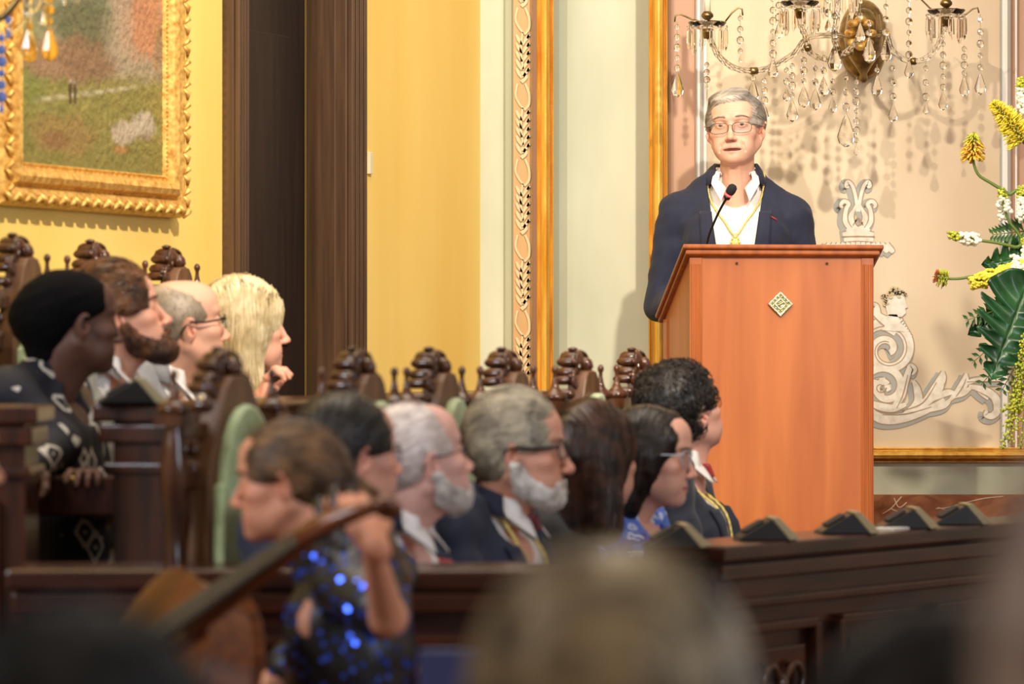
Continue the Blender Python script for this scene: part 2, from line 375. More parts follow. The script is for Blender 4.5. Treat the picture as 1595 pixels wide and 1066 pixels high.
# ornament strip on the pilaster
root = empty('pilaster_relief'); b = MB()
Yp = 13.14
def ps(pts): stroke(b, pts, Yp-.006, Y=Yp)
for y0 in (0, 118, 236, 354, 472, -118):
    ps([(812, y0-6, 6), (819, y0+2, 6), (812, y0+10, 6)])
    ps([(806, y0+12, 3), (803, y0+30, 3), (809, y0+44, 3), (816, y0+52, 3)]); ps([(818, y0+12, 3), (824, y0+28, 4), (824, y0+44, 4), (817, y0+54, 3)])
    for k in range(5):
        z = y0+58+k*13
        ps([(813, z+12, 3), (808, z+4, 5), (804, z-4, 3)]); ps([(814, z+12, 3), (820, z+2, 5), (824, z-3, 5), (821, z+2, 3)])
    ps([(814, y0+50, 3), (811, y0+80, 4), (815, y0+108, 3)])
b.build('relief_leaf', M['relief'], root)
tag(root, 'beige leafy ornament strip running up the narrow ochre pilaster', 'wall ornament')

# ------------------------------------------------------------------ framed painting on the side wall
def vcol(me, cols):
    a = me.color_attributes.new('col', 'FLOAT_COLOR', 'POINT')
    c = np.ones((len(me.vertices), 4), np.float32); c[:, :3] = cols; a.data.foreach_set('color', c.ravel())
def L3(r, g, b): return np.array(lin((r/255, g/255, b/255)))
def nz(P, f, seed=0):
    """cheap smooth noise in [-1, 1] at points P (n, 3)"""
    rs = np.random.RandomState(seed); o = 0
    for k in range(4):
        D = rs.normal(size=(3, 3)); D /= np.linalg.norm(D, axis=1)[:, None]; ph = rs.rand(3)*6.3; q = P@D.T*f*(1.7**k)+ph
        o = o+np.sin(q[:, 0]+1.3*np.sin(q[:, 1]))*np.cos(q[:, 2])/(1.5**k)
    return o/2.2
pu0, pu1 = wall_u(21), wall_u(291)         # frame bottom measured along the wall
def wallz(px, py):                         # height on the side wall surface at a pixel
    u = wall_u(px); Y = WA.y+WD.y*u; return CAMZ+(HOR-py)/F*Y
fz0 = wallz(290, 342); fu0, fu1 = wall_u(-22), wall_u(266)
cu0, cu1, cz0, cz1 = wall_u(8), wall_u(251), wallz(264, 297), 3.0
art = empty('framed_painting', MW@Vector(((fu0+fu1)/2, 0, fz0)))
tag(art, 'gilt framed landscape painting with two walkers hanging on the yellow wall', 'painting')
def under(o, root):
    o.parent = root; o.matrix_parent_inverse = Matrix.Translation(-root.location) if root.rotation_euler.z == 0 else root.matrix_basis.inverted(); return o
nu, nv = 110, 150
U, V = np.meshgrid(np.linspace(0, 1, nu), np.linspace(0, 1.45, nv)); P = np.stack([U.ravel(), V.ravel(), 0*U.ravel()], 1)
u_, v_ = P[:, 0], P[:, 1]/.54          # v 0 bottom .. ~.66 at the top of the picture
C = np.ones((len(P), 3))*L3(128, 118, 62)
def mixc(mask, c, k=1): 
    global C
    m_ = np.clip(mask, 0, 1)[:, None]*k; C = C*(1-m_)+c*m_
sm = lambda a, b, x: np.clip((x-a)/(b-a), 0, 1)
n1 = nz(P, 14, 1); n2 = nz(P, 40, 2); n3 = nz(P, 90, 3)
mixc(.5+n1, L3(104, 106, 48), .7); mixc(sm(.3, 0, v_)*(.8+.4*n2), L3(112, 104, 54), .8)
mixc(sm(.54, .62, v_+.03*n2), L3(150, 134, 110)); mixc(sm(.3, .55, v_)*sm(.35, .0, u_), L3(110, 124, 58), .7)
def spot(cu, cv, ru, rv, c, k=1, e=.5): mixc((1.25-np.hypot((u_-cu)/ru, (v_-cv)/rv)+.35*n2+.2*n3)/e, c, k)
spot(.35, .93, .25, .22, L3(100, 106, 80), .95); spot(.42, .82, .18, .16, L3(86, 86, 56), .8); spot(.28, .62, .3, .1, L3(134, 104, 78), .95)
spot(.45, .64, .16, .12, L3(120, 92, 66), .8); spot(.83, .95, .14, .26, L3(176, 118, 84), .9); spot(.68, 1.0, .07, .3, L3(160, 134, 110), .7)
spot(.2, 1.15, .3, .2, L3(150, 132, 104), .9); spot(.95, .75, .06, .2, L3(104, 94, 66), .6)
spot(.68, .28, .075, .055, L3(166, 150, 128), .95, .3); spot(.81, .33, .08, .07, L3(172, 158, 138), .95, .3); spot(.83, .28, .05, .03, L3(132, 112, 88), .6)
spot(.3, .24, .2, .1, L3(136, 104, 62), .6); spot(.25, .2, .08, .04, L3(116, 74, 50), .5); spot(.66, .19, .05, .02, L3(170, 112, 66), .7)
line = np.exp(-((v_-(.395+.22*(u_-.1)))/.008)**2)*sm(.1, .16, u_)*sm(.8, .7, u_); mixc(line, L3(190, 178, 148), .8)
for cu in (.335, .365):
    mixc(np.exp(-((u_-cu)/.010)**4)*sm(.40, .415, v_)*sm(.53, .515, v_), L3(66, 50, 34), .95); mixc((1-np.hypot((u_-cu)/.012, (v_-.528)/.01))*4, L3(160, 150, 130), .7)
C *= (1+.12*n3+.1*n2)[:, None]
me = bpy.data.meshes.new('canvas')
H = (cu1-cu0)
vs = [MW@Vector((cu0+H*a, -.03-.002*c_, cz0+bb*H*1.02)) for a, bb, c_ in zip(u_, P[:, 1], n3)]
fs = [(j*nu+i, j*nu+i+1, (j+1)*nu+i+1, (j+1)*nu+i) for j in range(nv-1) for i in range(nu-1)]
me.from_pydata(vs, [], fs); vcol(me, np.clip(C, 0, 1)); M['canvas'] = attr_mat('oil_paint', .38, bump=.9, bscale=45)
M['canvas'].node_tree.nodes['Bump'].inputs['Distance'].default_value = .01
under(new_obj('canvas', me, M['canvas'], None, True), art)
# frame members with their own profile (distance from the outer edge, height off the wall)
prof = [(0, 0), (0, .03), (.010, .05), (.03, .058), (.046, .05), (.05, .04), (.056, .044), (.062, .06), (.078, .066), (.094, .058), (.1, .036), (.106, .034), (.112, .04), (.116, .03), (.116, 0)]
fz1 = cz1+.12
def member(a, b_, inward):
    mb = MB(); n = len(prof); vs = []
    for (uu, zz), sgn in ((a, 1), (b_, -1)):
        for d_, h in prof:
            vs.append(MW@Vector((uu+inward[0]*d_+(sgn*d_ if inward[0] == 0 else 0), -h, zz+inward[1]*d_+(sgn*d_ if inward[1] == 0 else 0))))
    mb.add(vs, [(i, (i+1) % n, (i+1) % n+n, i+n) for i in range(n)]); return mb
for a, b_, i_ in (((fu0, fz0), (fu1, fz0), (0, 1)), ((fu0, fz1), (fu1, fz1), (0, -1)), ((fu0, fz0), (fu0, fz1), (1, 0)), ((fu1, fz0), (fu1, fz1), (-1, 0))):
    under(member(a, b_, i_).build('frame_rail', M['goldf'], None, sharp=35), art)
mb = MB()
def leafrow(p0, p1, n, inn):
    for k in range(n):
        t = (k+.5)/n; uu = p0[0]+(p1[0]-p0[0])*t; zz = p0[1]+(p1[1]-p0[1])*t
        d = Vector((p1[0]-p0[0], 0, p1[1]-p0[1])).normalized(); q = Vector((inn[0], 0, inn[1]))
        c = Vector((uu, -.055, zz))+q*.02; s_ = 1 if k % 2 else -1
        pts = [c-d*.016-q*.014*s_, c+Vector((0, -.010, 0)), c+d*.016+q*.014*s_]
        mb.tube([MW@x for x in pts], [.004, .009, .003], 5)
leafrow((fu0, fz0), (fu1, fz0), 34, (0, 1)); leafrow((fu1, fz0), (fu1, fz1), 44, (-1, 0)); leafrow((fu0, fz0), (fu0, fz1), 44, (1, 0))
under(mb.build('frame_leaves', M['goldf'], None, True), art)
mb = MB()
for k in range(86):
    z = fz0+.11+k*.0125
    for uu in (fu1-.1065, fu0+.1065): mb.ball(MW@Vector((uu, -.038, z)), .0042, 6, 4)
under(mb.build('frame_beading', M['goldf'], None, True), art)

# ------------------------------------------------------------------ carved chairs
def make_chair():
    """origin at the back panel on the floor, x lateral, +y towards the sitter's front"""
    root = empty('carved_chair')
    # central panel
    out = [(.0, 1.352), (.035, 1.348), (.055, 1.33), (.075, 1.29), (.098, 1.23), (.125, 1.17), (.135, 1.13), (.135, .5)]
    poly = [(x, z) for x, z in out]+[(-x, z) for x, z in out[::-1] if x > 0]
    b = MB(); b.prism(poly, -.03, .02); b.build('back_panel', M['panelwood'], root, bevel=.004)
    up = [(0, 1.292), (.03, 1.285), (.058, 1.262), (.08, 1.225), (.095, 1.18), (.104, 1.13), (.118, 1.13), (.118, .56)]
    poly = [(x, z) for x, z in up]+[(-x, z) for x, z in up[::-1] if x > 0]
    b = MB(); b.prism(poly, .018, .045); b.build('back_upholstery', M['velvet'], root, bevel=.012, sharp=40)
    # crest of rolls and scrolls
    b = MB()
    def roll(x, z, r, y0=-.07, y1=-.005):
        pr = [(r*.35, 0), (r*.8, .1), (r, .25), (r, .75), (r*.8, .9), (r*.35, 1)]
        b.lathe([(rr, y0+(y1-y0)*t) for rr, t in pr], (x, 0, z), 12, Matrix.Rotation(R(-90), 4, 'X'))
    for x, z, r in ((0, 1.38, .022), (-.026, 1.37, .013), (.026, 1.372, .013), (-.034, 1.35, .018), (.04, 1.345, .014), (-.058, 1.322, .016), (.062, 1.325, .012), (-.078, 1.285, .022), (.083, 1.29, .013),
                    (-.105, 1.235, .017), (.108, 1.24, .013), (-.13, 1.195, .02), (.133, 1.2, .015), (-.137, 1.155, .014), (.137, 1.16, .014)):
        roll(x, z, r)
    for s in (-1, 1):
        b.tube(spline([(s*.01, -.02, 1.40), (s*.035, -.012, 1.392), (s*.05, -.01, 1.368), (s*.036, -.008, 1.352), (s*.028, -.008, 1.366)], 5), .006, 6)
        b.tube(spline([(s*.05, -.01, 1.355), (s*.078, -.008, 1.345), (s*.085, -.008, 1.318), (s*.07, -.006, 1.308), (s*.066, -.006, 1.322)], 5), .006, 6)
        b.ball((s*.055, -.014, 1.372), .009, 8, 6); b.ball((s*.09, -.014, 1.335), .007, 8, 6)
    b.lathe([(.006, 0), (.012, .003), (.014, .008), (.004, .012)], (0, -.035, 1.4), 10)
    b.ball((0, 0, 1.366), (.017, .02, .02), 10, 7); b.ball((0, .012, 1.362), (.008, .01, .009), 8, 6)
    b.build('crest', M['chairwood'], root, True)
    for s in (-1, 1):
        b = MB(); b.tube([(s*.139, -.045, 1.14), (s*.143, -.045, 1.07), (s*.139, -.045, 1.0), (s*.139, -.045, .5)], [.017, .021, .015, .016], 12)
        b.build('side_rail', M['chairwood'], root, True)
        b = MB(); b.lathe([(.024, 0), (.024, .42), (.02, .44), (.026, .47), (.017, .52), (.022, .62), (.024, .70), (.016, .8), (.02, .9), (.027, .95), (.018, 1.0), (.016, 1.06), (.026, 1.12), (.03, 1.17),
                           (.024, 1.2), (.024, 1.215), (.018, 1.235), (.018, 1.25)], (s*.205, -.02, 0), 12)
        b.box((s*.205, -.02, 1.262), (.03, .03, .012)); b.box((s*.205, -.02, .46), (.026, .026, .05)); b.build('back_post', M['chairwood'], root, True, sharp=40)
        b = MB(); b.lathe([(.026, 1.272), (.034, 1.28), (.033, 1.288), (.024, 1.295), (.014, 1.303), (.009, 1.315), (.0055, 1.332), (.005, 1.343), (.0085, 1.35), (.009, 1.357), (.004, 1.365)], (s*.205, -.02, 0), 12)
        b.build('finial', M['chairwood'], root, True)
        b = MB(); b.tube(spline([(s*.205, -.02, .70), (s*.215, .15, .725), (s*.225, .33, .70), (s*.225, .42, .69), (s*.22, .445, .675), (s*.22, .425, .665)], 5), [.019]*25+[.012], 8, flat=1.0)
        b.tube([(s*.22, .40, .69), (s*.215, .395, .6), (s*.21, .39, .42)], [.014, .02, .016], 8); b.build('armrest', M['chairwood'], root, True)
        for y in (.40, -.02):
            b = MB(); b.lathe([(.016, 0), (.024, .03), (.017, .06), (.022, .2), (.026, .3), (.02, .36), (.026, .41)], (s*.205, y, 0), 10); b.build('leg', M['chairwood'], root, True)
    b = MB(); b.box((0, -.02, 1.24), (.19, .014, .016)); b.box((0, -.02, 1.14), (.19, .012, .02)); b.box((0, .19, .40), (.23, .235, .03)); b.box((0, -.02, .53), (.19, .014, .03)); b.build('seat_frame', M['chairwood'], root, bevel=.005)
    b = MB(); b.box((0, .2, .455), (.21, .215, .03)); b.build('seat', M['velvet'], root, bevel=.02)
    return root
FR = [(362, 7.9), (572, 8.45), (690, 9.0), (802, 9.5), (912, 10.05), (1003, 10.6)]
BR = [(40, 9.4), (160, 9.95), (278, 10.5)]
CL = ['carved walnut chair with tall green back nearest the camera, behind the musician\'s face',
      'carved walnut chair behind the dark-haired man, its crest against the dark door casing',
      'carved walnut chair with green back beside the bearded man, its crest against the yellow wall',
      'carved walnut chair behind the bearded man\'s head, its crest beside the leafy ornament strip',
      'carved walnut chair behind the brown-haired woman, its crest in front of pale green wall',
      'carved walnut chair at the far end of the front row, behind the curly-haired man',
      'carved walnut back-row chair behind the woman in the black headwrap',
      'carved walnut back-row chair behind the red-bearded man below the painting',
      'carved walnut back-row chair behind the balding man, nearest the dark doorway']
base = make_chair(); SEATS = []
pts = FR+BR
for i, (px, Y) in enumerate(pts):
    o = base if i == 0 else copy_tree(base)
    row = FR if i < 6 else BR; k = i if i < 6 else i-6
    q0 = W(row[max(k-1, 0)][0], 548, row[max(k-1, 0)][1]); q1 = W(row[min(k+1, len(row)-1)][0], 548, row[min(k+1, len(row)-1)][1])
    d = (q1-q0); ang = math.atan2(d.x, d.y)      # row direction from +y towards +x
    p = W(px, 548, Y); o.location = (p.x, p.y, 0 if i < 6 else .28)
    o.rotation_euler = (0, 0, -ang-R(90)); SEATS.append((p, ang))
    tag(o, CL[i], 'chair', 'carved chairs of the front row' if i < 6 else 'carved chairs of the raised back row')

# ------------------------------------------------------------------ desks
def desk_run(name, p0, p1, depth, z0, z1, label, front=-1, panels=3, over=.03, m=M['deskwood'], carve=False, ends=True):
    """desk from p0 to p1; 'front' side gets the cornice and panels"""
    p0, p1 = Vector(p0), Vector(p1); d = (p1-p0); Ln = d.length; a = math.atan2(d.y, d.x)
    root = empty(name, (p0.x, p0.y, z0), a); h = z1-z0
    b = MB(); b.box((Ln/2, depth/2, h-.02), (Ln/2+over, depth/2+over, .02)); b.build('desk_top', m, root, bevel=.008)
    b = MB(); b.box((Ln/2, depth/2, (h-.04)/2), (Ln/2, depth/2-.01, (h-.04)/2)); b.build('desk_body', m, root)
    b = MB(); b.box((Ln/2, depth/2, h-.065), (Ln/2+over*.6, depth/2+over*.6, .02)); b.box((Ln/2, depth/2, h-.14), (Ln/2+.012, depth/2+.012, .012)); b.box((Ln/2, depth/2, .06), (Ln/2+.015, depth/2+.015, .06))
    b.build('cornice', m, root, bevel=.006)
    w_ = Ln/panels
    for k in range(panels):
        b = MB(); x0, x1 = w_*k+.06, w_*(k+1)-.06; zt, zb = h-.2, .16
        for c, hh in ((((x0+x1)/2, zt), ((x1-x0)/2, .012)), (((x0+x1)/2, zb), ((x1-x0)/2, .012)), ((x0, (zt+zb)/2), (.012, (zt-zb)/2)), ((x1, (zt+zb)/2), (.012, (zt-zb)/2))):
            b.box((c[0], -.004, c[1]), (hh[0], .014, hh[1]))
        b.box(((x0+x1)/2, .004, (zt+zb)/2), ((x1-x0)/2-.05, .012, (zt-zb)/2-.05))
        f = b.build('panel', m, root, bevel=.005)
        if carve:
            cm = MB(); xm = (x0+x1)/2; zz = h-.34
            for s in (-1, 1):
                cm.tube(spline([(xm, -.02, zz), (xm+s*.05, -.026, zz+.05), (xm+s*.09, -.024, zz+.02), (xm+s*.07, -.024, zz-.03), (xm+s*.05, -.022, zz-.01)], 5), .009, 6)
                cm.tube(spline([(xm, -.02, zz-.04), (xm+s*.03, -.026, zz-.1), (xm+s*.08, -.024, zz-.13), (xm+s*.05, -.022, zz-.17)], 5), .009, 6)
            cm.ball((xm, -.022, zz), (.02, .014, .03)); cm.build('carving', M['chairwood'], root, True)
    return tag(root, label, 'desk')
zn = CAMZ-(887-548)/F*7.5
desk_run('desk', (wx(34, 7.5), 7.5, 0), (wx(926, 7.5), 7.5, 0), .22, 0, zn, 'long low mahogany desk front running straight across below the front row of people', panels=4, m=M['deskwood'])
zr = CAMZ-(850-548)/F*8.85
pR0 = W(1122, 548, 8.85); pR1 = W(1700, 548, 10.48)
desk_run('curved_desk', (pR0.x, pR0.y, 0), (pR1.x, pR1.y, 0), .17, 0, zr, 'mahogany desk with panelled front rising to the right below the lectern', panels=4, carve=True, over=.025)
# raised desk between the two rows
dn = Vector((-.94, .34, 0))
p0 = W(186, 548, 8.25); p1 = W(498, 548, 8.9); zt = CAMZ-(628-548)/F*8.3
desk_run('raised_desk', (W(335, 548, 8.2).x, 8.2, .28), (.07, 10.95, .28), .24, .28, zt, 'tall dark mahogany desk between the two rows, its glossy top by the grey-jacketed man', panels=5, m=M['postwood'])
desk_run('raised_desk_end', (-1.75, 8.0, 0), (W(38, 548, 8.0).x, 8.0, 0), .25, 0, CAMZ-(632-548)/F*8.0, 'dark mahogany desk end standing at the left edge beside the patterned blouse', panels=1, m=M['postwood'])
b = MB(); b.box((0, 0, .0), (.28, .012, .045)); o = b.build('desk_rail', M['postwood'], bevel=.006)
o.location = W(120, 773, 8.6); tag(o, 'low mahogany rail with gold glint across the gap by the patterned blouse', 'rail')
b = MB(); b.ball((0, 0, 0), (.02, .012, .008)); b.tube([(-.016, -.008, .008), (0, -.014, .004), (.014, -.010, -.006)], .005, 6)
lt = b.build('glint', M['goldf'], o, True); lt.location = (-.01, -.014, .038)  # gilded bead modelled in place of the gold glint on the armrest

# ------------------------------------------------------------------ conference units on the desks
def desk_unit():
    root = empty('conference_unit')
    b = MB(); b.prism([(-.075, 0), (-.07, .008), (.0, .048), (.018, .052), (.05, .0)], -.05, .05); b.build('housing', M['black'], root, bevel=.003)
    b = MB(); b.prism([(.004, .0535), (.022, .0555), (.074, .004), (.05, .0)], -.052, .048); b.build('back_shell', M['shell'], root, bevel=.002)
    b = MB(); b.prism([(-.055, .019), (-.01, .0445), (-.012, .048), (-.057, .0225)], -.035, .035); b.build('speaker_grille', M['grille'], root)
    return root
M['shell'] = mat('beige_unit_shell', rgb(150, 134, 98), .5); M['grille'] = mat('dark_speaker_grille', rgb(30, 30, 32), .7)
u0_ = desk_unit(); dR = (pR1-pR0); aR = math.atan2(dR.y, dR.x)
UL = [(1072, 832, 'nearest the woman in the blue blouse'), (1212, 829, 'in front of the lectern\'s right half'), (1338, 817, 'below the lectern\'s right corner'), (1432, 808, 'second from the right, before the marble base'), (1514, 801, 'furthest right on the desk')]
for i, (px, py, s_) in enumerate(UL):
    o = u0_ if i == 0 else copy_tree(u0_)
    k = (px-CX)/F; t = (k*pR0.y-pR0.x)/(dR.x-k*dR.y); p = pR0+dR*t; nrm = Vector((-dR.y, dR.x, 0)).normalized()
    q = p+nrm*.085; o.location = (q.x+.045, q.y, zr); o.rotation_euler = (0, 0, R(6))
    tag(o, 'small black wedge conference unit with beige back, '+s_, 'conference unit', 'conference units along the right desk')
UL[3] = UL[3]
o = copy_tree(u0_); o.location = W(206, 626, 8.22); o.location.z = zt; o.rotation_euler = (0, 0, R(10)); o.scale = (1.0, .8, 1)
tag(o, 'small black wedge conference unit on the tall dark desk before the grey jacket', 'conference unit')
b = MB(); b.box((0, 0, .003), (.05, .03, .003)); o = b.build('document', mat('white_paper', rgb(226, 222, 214), .6)); o.location = W(1420, 560, 9.85); 
k = (1418-CX)/F; t = (k*pR0.y-pR0.x)/(dR.x-k*dR.y); p = pR0+dR*t+Vector((-dR.y, dR.x, 0)).normalized()*.05; o.location = (p.x, p.y, zr)
o.rotation_euler = (0, 0, aR); tag(o, 'small white paper lying on the right desk beside the black units', 'paper')

# ------------------------------------------------------------------ lectern
LR = R(7.7); lo = W(1074, 548, 12.0); lec = empty('lectern', (lo.x, lo.y, .49), LR)
tag(lec, 'orange cherry wood lectern with sloping top and silver diamond emblem', 'lectern')
Wd, Dp, ZF, ZB = .588, .45, 1.695-.49, 1.505-.49
def lb(name, c, h, m='lectern', bevel=.003): b = MB(); b.box(c, h); return b.build(name, M[m], lec, bevel=bevel)
b = MB(); b.box((Wd/2, .012, ZF/2), (Wd/2-.03, .01, ZF/2)); b.build('front_panel', M['lectern'], lec)
for x in (.02, Wd-.02):
    b = MB(); b.box((x, .012, ZF/2), (.02, .014, ZF/2))
    for k in (-.012, 0, .012): b.tube([(x+k, -.003, .0), (x+k, -.003, ZF-.02)], .004, 8)
    b.build('corner_post', M['lecternd'], lec, bevel=.002)
for x in (.006, Wd-.006):
    b = MB(); s = 1
    b.add([(x-.006, .02, 0), (x-.006, Dp, 0), (x-.006, Dp, ZB), (x-.006, .02, ZF), (x+.006, .02, 0), (x+.006, Dp, 0), (x+.006, Dp, ZB), (x+.006, .02, ZF)],
          [(0, 1, 2, 3), (4, 7, 6, 5), (0, 4, 5, 1), (1, 5, 6, 2), (2, 6, 7, 3), (3, 7, 4, 0)])
    b.box((x, Dp-.03, ZB/2), (.011, .03, ZB/2)); b.build('side_panel', M['lectern'], lec, bevel=.002)
b = MB(); sl = (ZF-ZB)/Dp; th = .028
y0_, y1_ = -.022, Dp+.03; z0_, z1_ = ZF+.022*sl, ZB-.03*sl
for (xa, xb, e, zo) in ((-.016, Wd+.016, 0, 0), (-.026, Wd+.026, .01, .014)):
    ya, yb_ = y0_-e, y1_; za, zb = z0_+e*sl+zo, z1_+zo; t2 = .014
    b.add([(xa, ya, za), (xb, ya, za), (xb, yb_, zb), (xa, yb_, zb), (xa, ya, za+t2), (xb, ya, za+t2), (xb, yb_, zb+t2), (xa, yb_, zb+t2)],
          [(0, 1, 2, 3), (4, 7, 6, 5), (0, 4, 5, 1), (1, 5, 6, 2), (2, 6, 7, 3), (3, 7, 4, 0)])
b.build('top_board', M['lecternd'], lec, bevel=.004)
for x in (.15, Wd-.15):
    b = MB(); b.lathe([(.004, 0), (.004, .003)], (x, -.001, ZF-.018), 8, Matrix.Rotation(R(90), 4, 'X')); b.build('screw', mat('dark_screw', rgb(70, 40, 20), .4, .5), lec)
M['silver'] = noise_col(mat('champagne_silver', rough=.25, metal=.85), rgb(190, 180, 130), rgb(240, 232, 196), ns=90, bump=.4, bscale=150)
M['silverd'] = mat('aged_champagne_silver', rgb(150, 142, 84), .35, .8)
ex, ez = .288, ZF-.145; rt = Matrix.Translation((ex, 0, ez))@Matrix.Rotation(R(45), 4, 'Y')
b = MB(); b.box((0, -.002, 0), (.026, .004, .026), rt); em = b.build('emblem', M['silverd'], lec, bevel=.002)
b = MB(); 
for c, h in (((0, .025), (.027, .0026)), ((0, -.025), (.027, .0026)), ((.025, 0), (.0026, .027)), ((-.025, 0), (.0026, .027)), ((0, .0125), (.0145, .0022)), ((0, -.0125), (.0145, .0022)), ((.0125, 0), (.0022, .0145)), ((-.0125, 0), (.0022, .0145))):
    b.box((c[0], -.007, c[1]), (h[0], .003, h[1]), rt)
b.tube([(ex-.008, -.009, ez+.003), (ex, -.0095, ez+.006), (ex+.008, -.009, ez+.004), (ex, -.0095, ez), (ex-.007, -.009, ez-.004), (ex, -.0095, ez-.009), (ex+.007, -.009, ez-.005)], .0022, 6)
for a in range(4):
    for t in (-.012, 0, .012):
        q = Matrix.Rotation(R(45+90*a), 4, 'Y')@Vector((t, -.007, .019)); b.ball((ex+q.x, q.y, ez+q.z), (.0034, .002, .0034), 6, 4)
em2 = b.build('emblem_relief', M['silver'], em, bevel=.0008)
# gooseneck microphone
mic = empty('gooseneck_microphone', W(1099, 392, 12.16)); tag(mic, 'thin black gooseneck microphone with glowing red ring on the lectern', 'microphone')
mp = [W(*q)-mic.location for q in ((1099, 398, 12.17), (1103, 372, 12.14), (1110, 352, 12.12), (1122, 326, 12.1), (1134, 305, 12.08))]
b = MB(); b.tube(spline([tuple(v) for v in mp], 6), .0042, 8); b.build('gooseneck', M['black'], mic, True)
d = (mp[-1]-mp[-2]).normalized(); q = d.to_track_quat('Z', 'Y').to_matrix().to_4x4()
b = MB(); b.lathe([(.006, -.014), (.011, -.01), (.0105, .0)], mp[-1], 14, q); b.build('capsule_base', M['black'], mic, True)
ringm = mat('red_light_ring', rgb(255, 60, 60), .4); nn, ll, bb = nodes(ringm); bb.inputs['Emission Color'].default_value = rgb(255, 70, 70); bb.inputs['Emission Strength'].default_value = 1.6
b = MB(); b.lathe([(.0105, 0), (.013, .001), (.0135, .005), (.0105, .007)], mp[-1], 16, q); b.build('light_ring', ringm, mic, True)
b = MB(); b.lathe([(.0105, .006), (.014, .012), (.0155, .022), (.0145, .033), (.009, .04), (.003, .042)], mp[-1], 16, q)
b.build('windscreen', noise_col(mat('black_foam', rough=.9), rgb(14, 14, 15), rgb(40, 40, 42), ns=800, bump=.5), mic, True)

# ------------------------------------------------------------------ crystal wall sconce
M['glass'] = mat('clear_crystal', (1, .985, .95, 1), .02, IOR=1.5, Transmission_Weight=1.0)
M['brass'] = noise_col(mat('aged_brass', rough=.3, metal=.9), rgb(98, 82, 52), rgb(158, 132, 84), ns=30, bump=.2)
SY = 12.78; sc_ = SY/F
sco = empty('crystal_wall_sconce', (wx(1345, 13.08), 13.07, CAMZ+(548-60)*13.08/F)); tag(sco, 'large crystal wall sconce with hanging drops above the speaker\'s head', 'wall lamp', )
def SP(px, py, Y=SY): return W(px, py, Y)-sco.location
b = MB(); c = SP(1345, 62, 13.05)
b.lathe([(.098, .03), (.098, 0), (.09, -.02), (.075, -.03), (.06, -.06), (.035, -.075), (.01, -.08)], (c.x, c.y, c.z), 28, Matrix.Rotation(R(-90), 4, 'X')@Matrix.Diagonal((.85, 1.4, 1, 1)))
b.build('back_plate', M['brass'], sco, True)
b = MB(); b.lathe([(.055, .08), (.066, .0), (.058, -.05), (.03, -.09), (.012, -.12), (.015, -.14), (.006, -.15)], SP(1345, 60, 12.93), 16); b.ball(SP(1345, 40, 12.9), (.05, .05, .06)); b.build('stem', M['brass'], sco, True)
random.seed(11)
def arm(pts, cup):
    ys = [12.95]+[SY+.03]*0
    q = spline([tuple(SP(x, y, Y)) for x, y, Y in pts], 8); b = MB(); n = len(q)
    for o_ in range(4):            # twisted glass arm of four strands
        pp = []
        for i, v in enumerate(q):
            a = o_*math.pi/2+i*.35; pp.append((v[0]+.0055*math.cos(a), v[1]+.004*math.sin(a), v[2]+.0055*math.sin(a)))
        b.tube(pp, .0052, 6)
    a_ = b.build('glass_arm', M['glass'], sco, True)
    b = MB(); m_ = q[n//2-2:n//2+1]; b.tube(m_, .0125, 10); e = q[-1]; b.lathe([(.012, -.03), (.016, -.01), (.02, 0)], e, 12); b.lathe([(.008, .03), (.011, .034), (.02, .042), (.02, .05), (.012, .06)], e, 12)
    b.build('arm_collar', M['brass'], a_, True)
    b = MB(); pr = [(.012, -.004), (.03, .0), (.055, .012), (.064, .022), (.062, .026), (.05, .018), (.025, .008), (.012, .004)]
    b.lathe(pr, e, 18)
    b.build('drip_pan', M['glass'], a_, sharp=30)
    return Vector(e)
def chain(x, y0, y1, Y=SY, beads=5, drop=20, name='crystal_drop', r=.0125):
    """string of faceted beads from pixel height y0 to y1, ending in a pear-shaped pendant of 'drop' px"""
    top = SP(x, y0, Y); s_ = Y/F; b = MB(); n = max(1, beads); step = (y1-drop-y0)/n
    for k in range(n):
        rr = r*(.75+.35*((k*7) % 3)/2); c = top-Vector((0, 0, (k+.5)*step*s_)); b.ball(c, (rr*.9, rr*.6, min(rr, step*s_*.5)), 8, 6)
    b.tube([top, top-Vector((0, 0, (y1-drop-y0)*s_))], .0012, 4)
    c = top-Vector((0, 0, (y1-drop-y0)*s_)); h = drop*s_
    if drop: b.lathe([(.0015, 0), (h*.10, -.15*h), (h*.2, -.45*h), (h*.27, -.68*h), (h*.2, -.88*h), (.002, -h)], c, 8, Matrix.Diagonal((1, .5, 1, 1)))
    return b.build(name, M['glass'], sco)
def prism_drop(x, y0, y1, Y=SY):
    b = MB(); s_ = Y/F; c = SP(x, y0, Y); h = (y1-y0)*s_
    b.ball(c-Vector((0, 0, .006)), .006, 6, 5); b.lathe([(.002, -.012), (.006, -.02), (.0072, -h*.8), (.001, -h)], c, 6); return b.build('prism_drop', M['glass'], sco)
ARMS = [[(1325, 55, 12.92), (1262, 58, 12.8), (1235, 85, 12.75), (1190, 108, 12.72), (1150, 108, 12.7), (1122, 90, 12.7), (1108, 65, 12.7), (1102, 46, 12.7)],
        [(1330, 80, 12.9), (1290, 92, 12.75), (1262, 82, 12.62), (1255, 58, 12.58), (1248, 40, 12.56), (1246, 14, 12.56)],
        [(1362, 60, 12.92), (1380, 50, 12.8), (1388, 75, 12.75), (1412, 94, 12.72), (1440, 92, 12.7), (1460, 72, 12.7), (1470, 48, 12.7), (1474, 27, 12.7)],
        [(1345, 40, 12.9), (1330, 70, 12.7), (1310, 84, 12.6), (1300, 60, 12.55), (1304, 20, 12.55), (1305, -20, 12.55)]]
ends = [arm(a, 1) for a in ARMS]
b = MB()
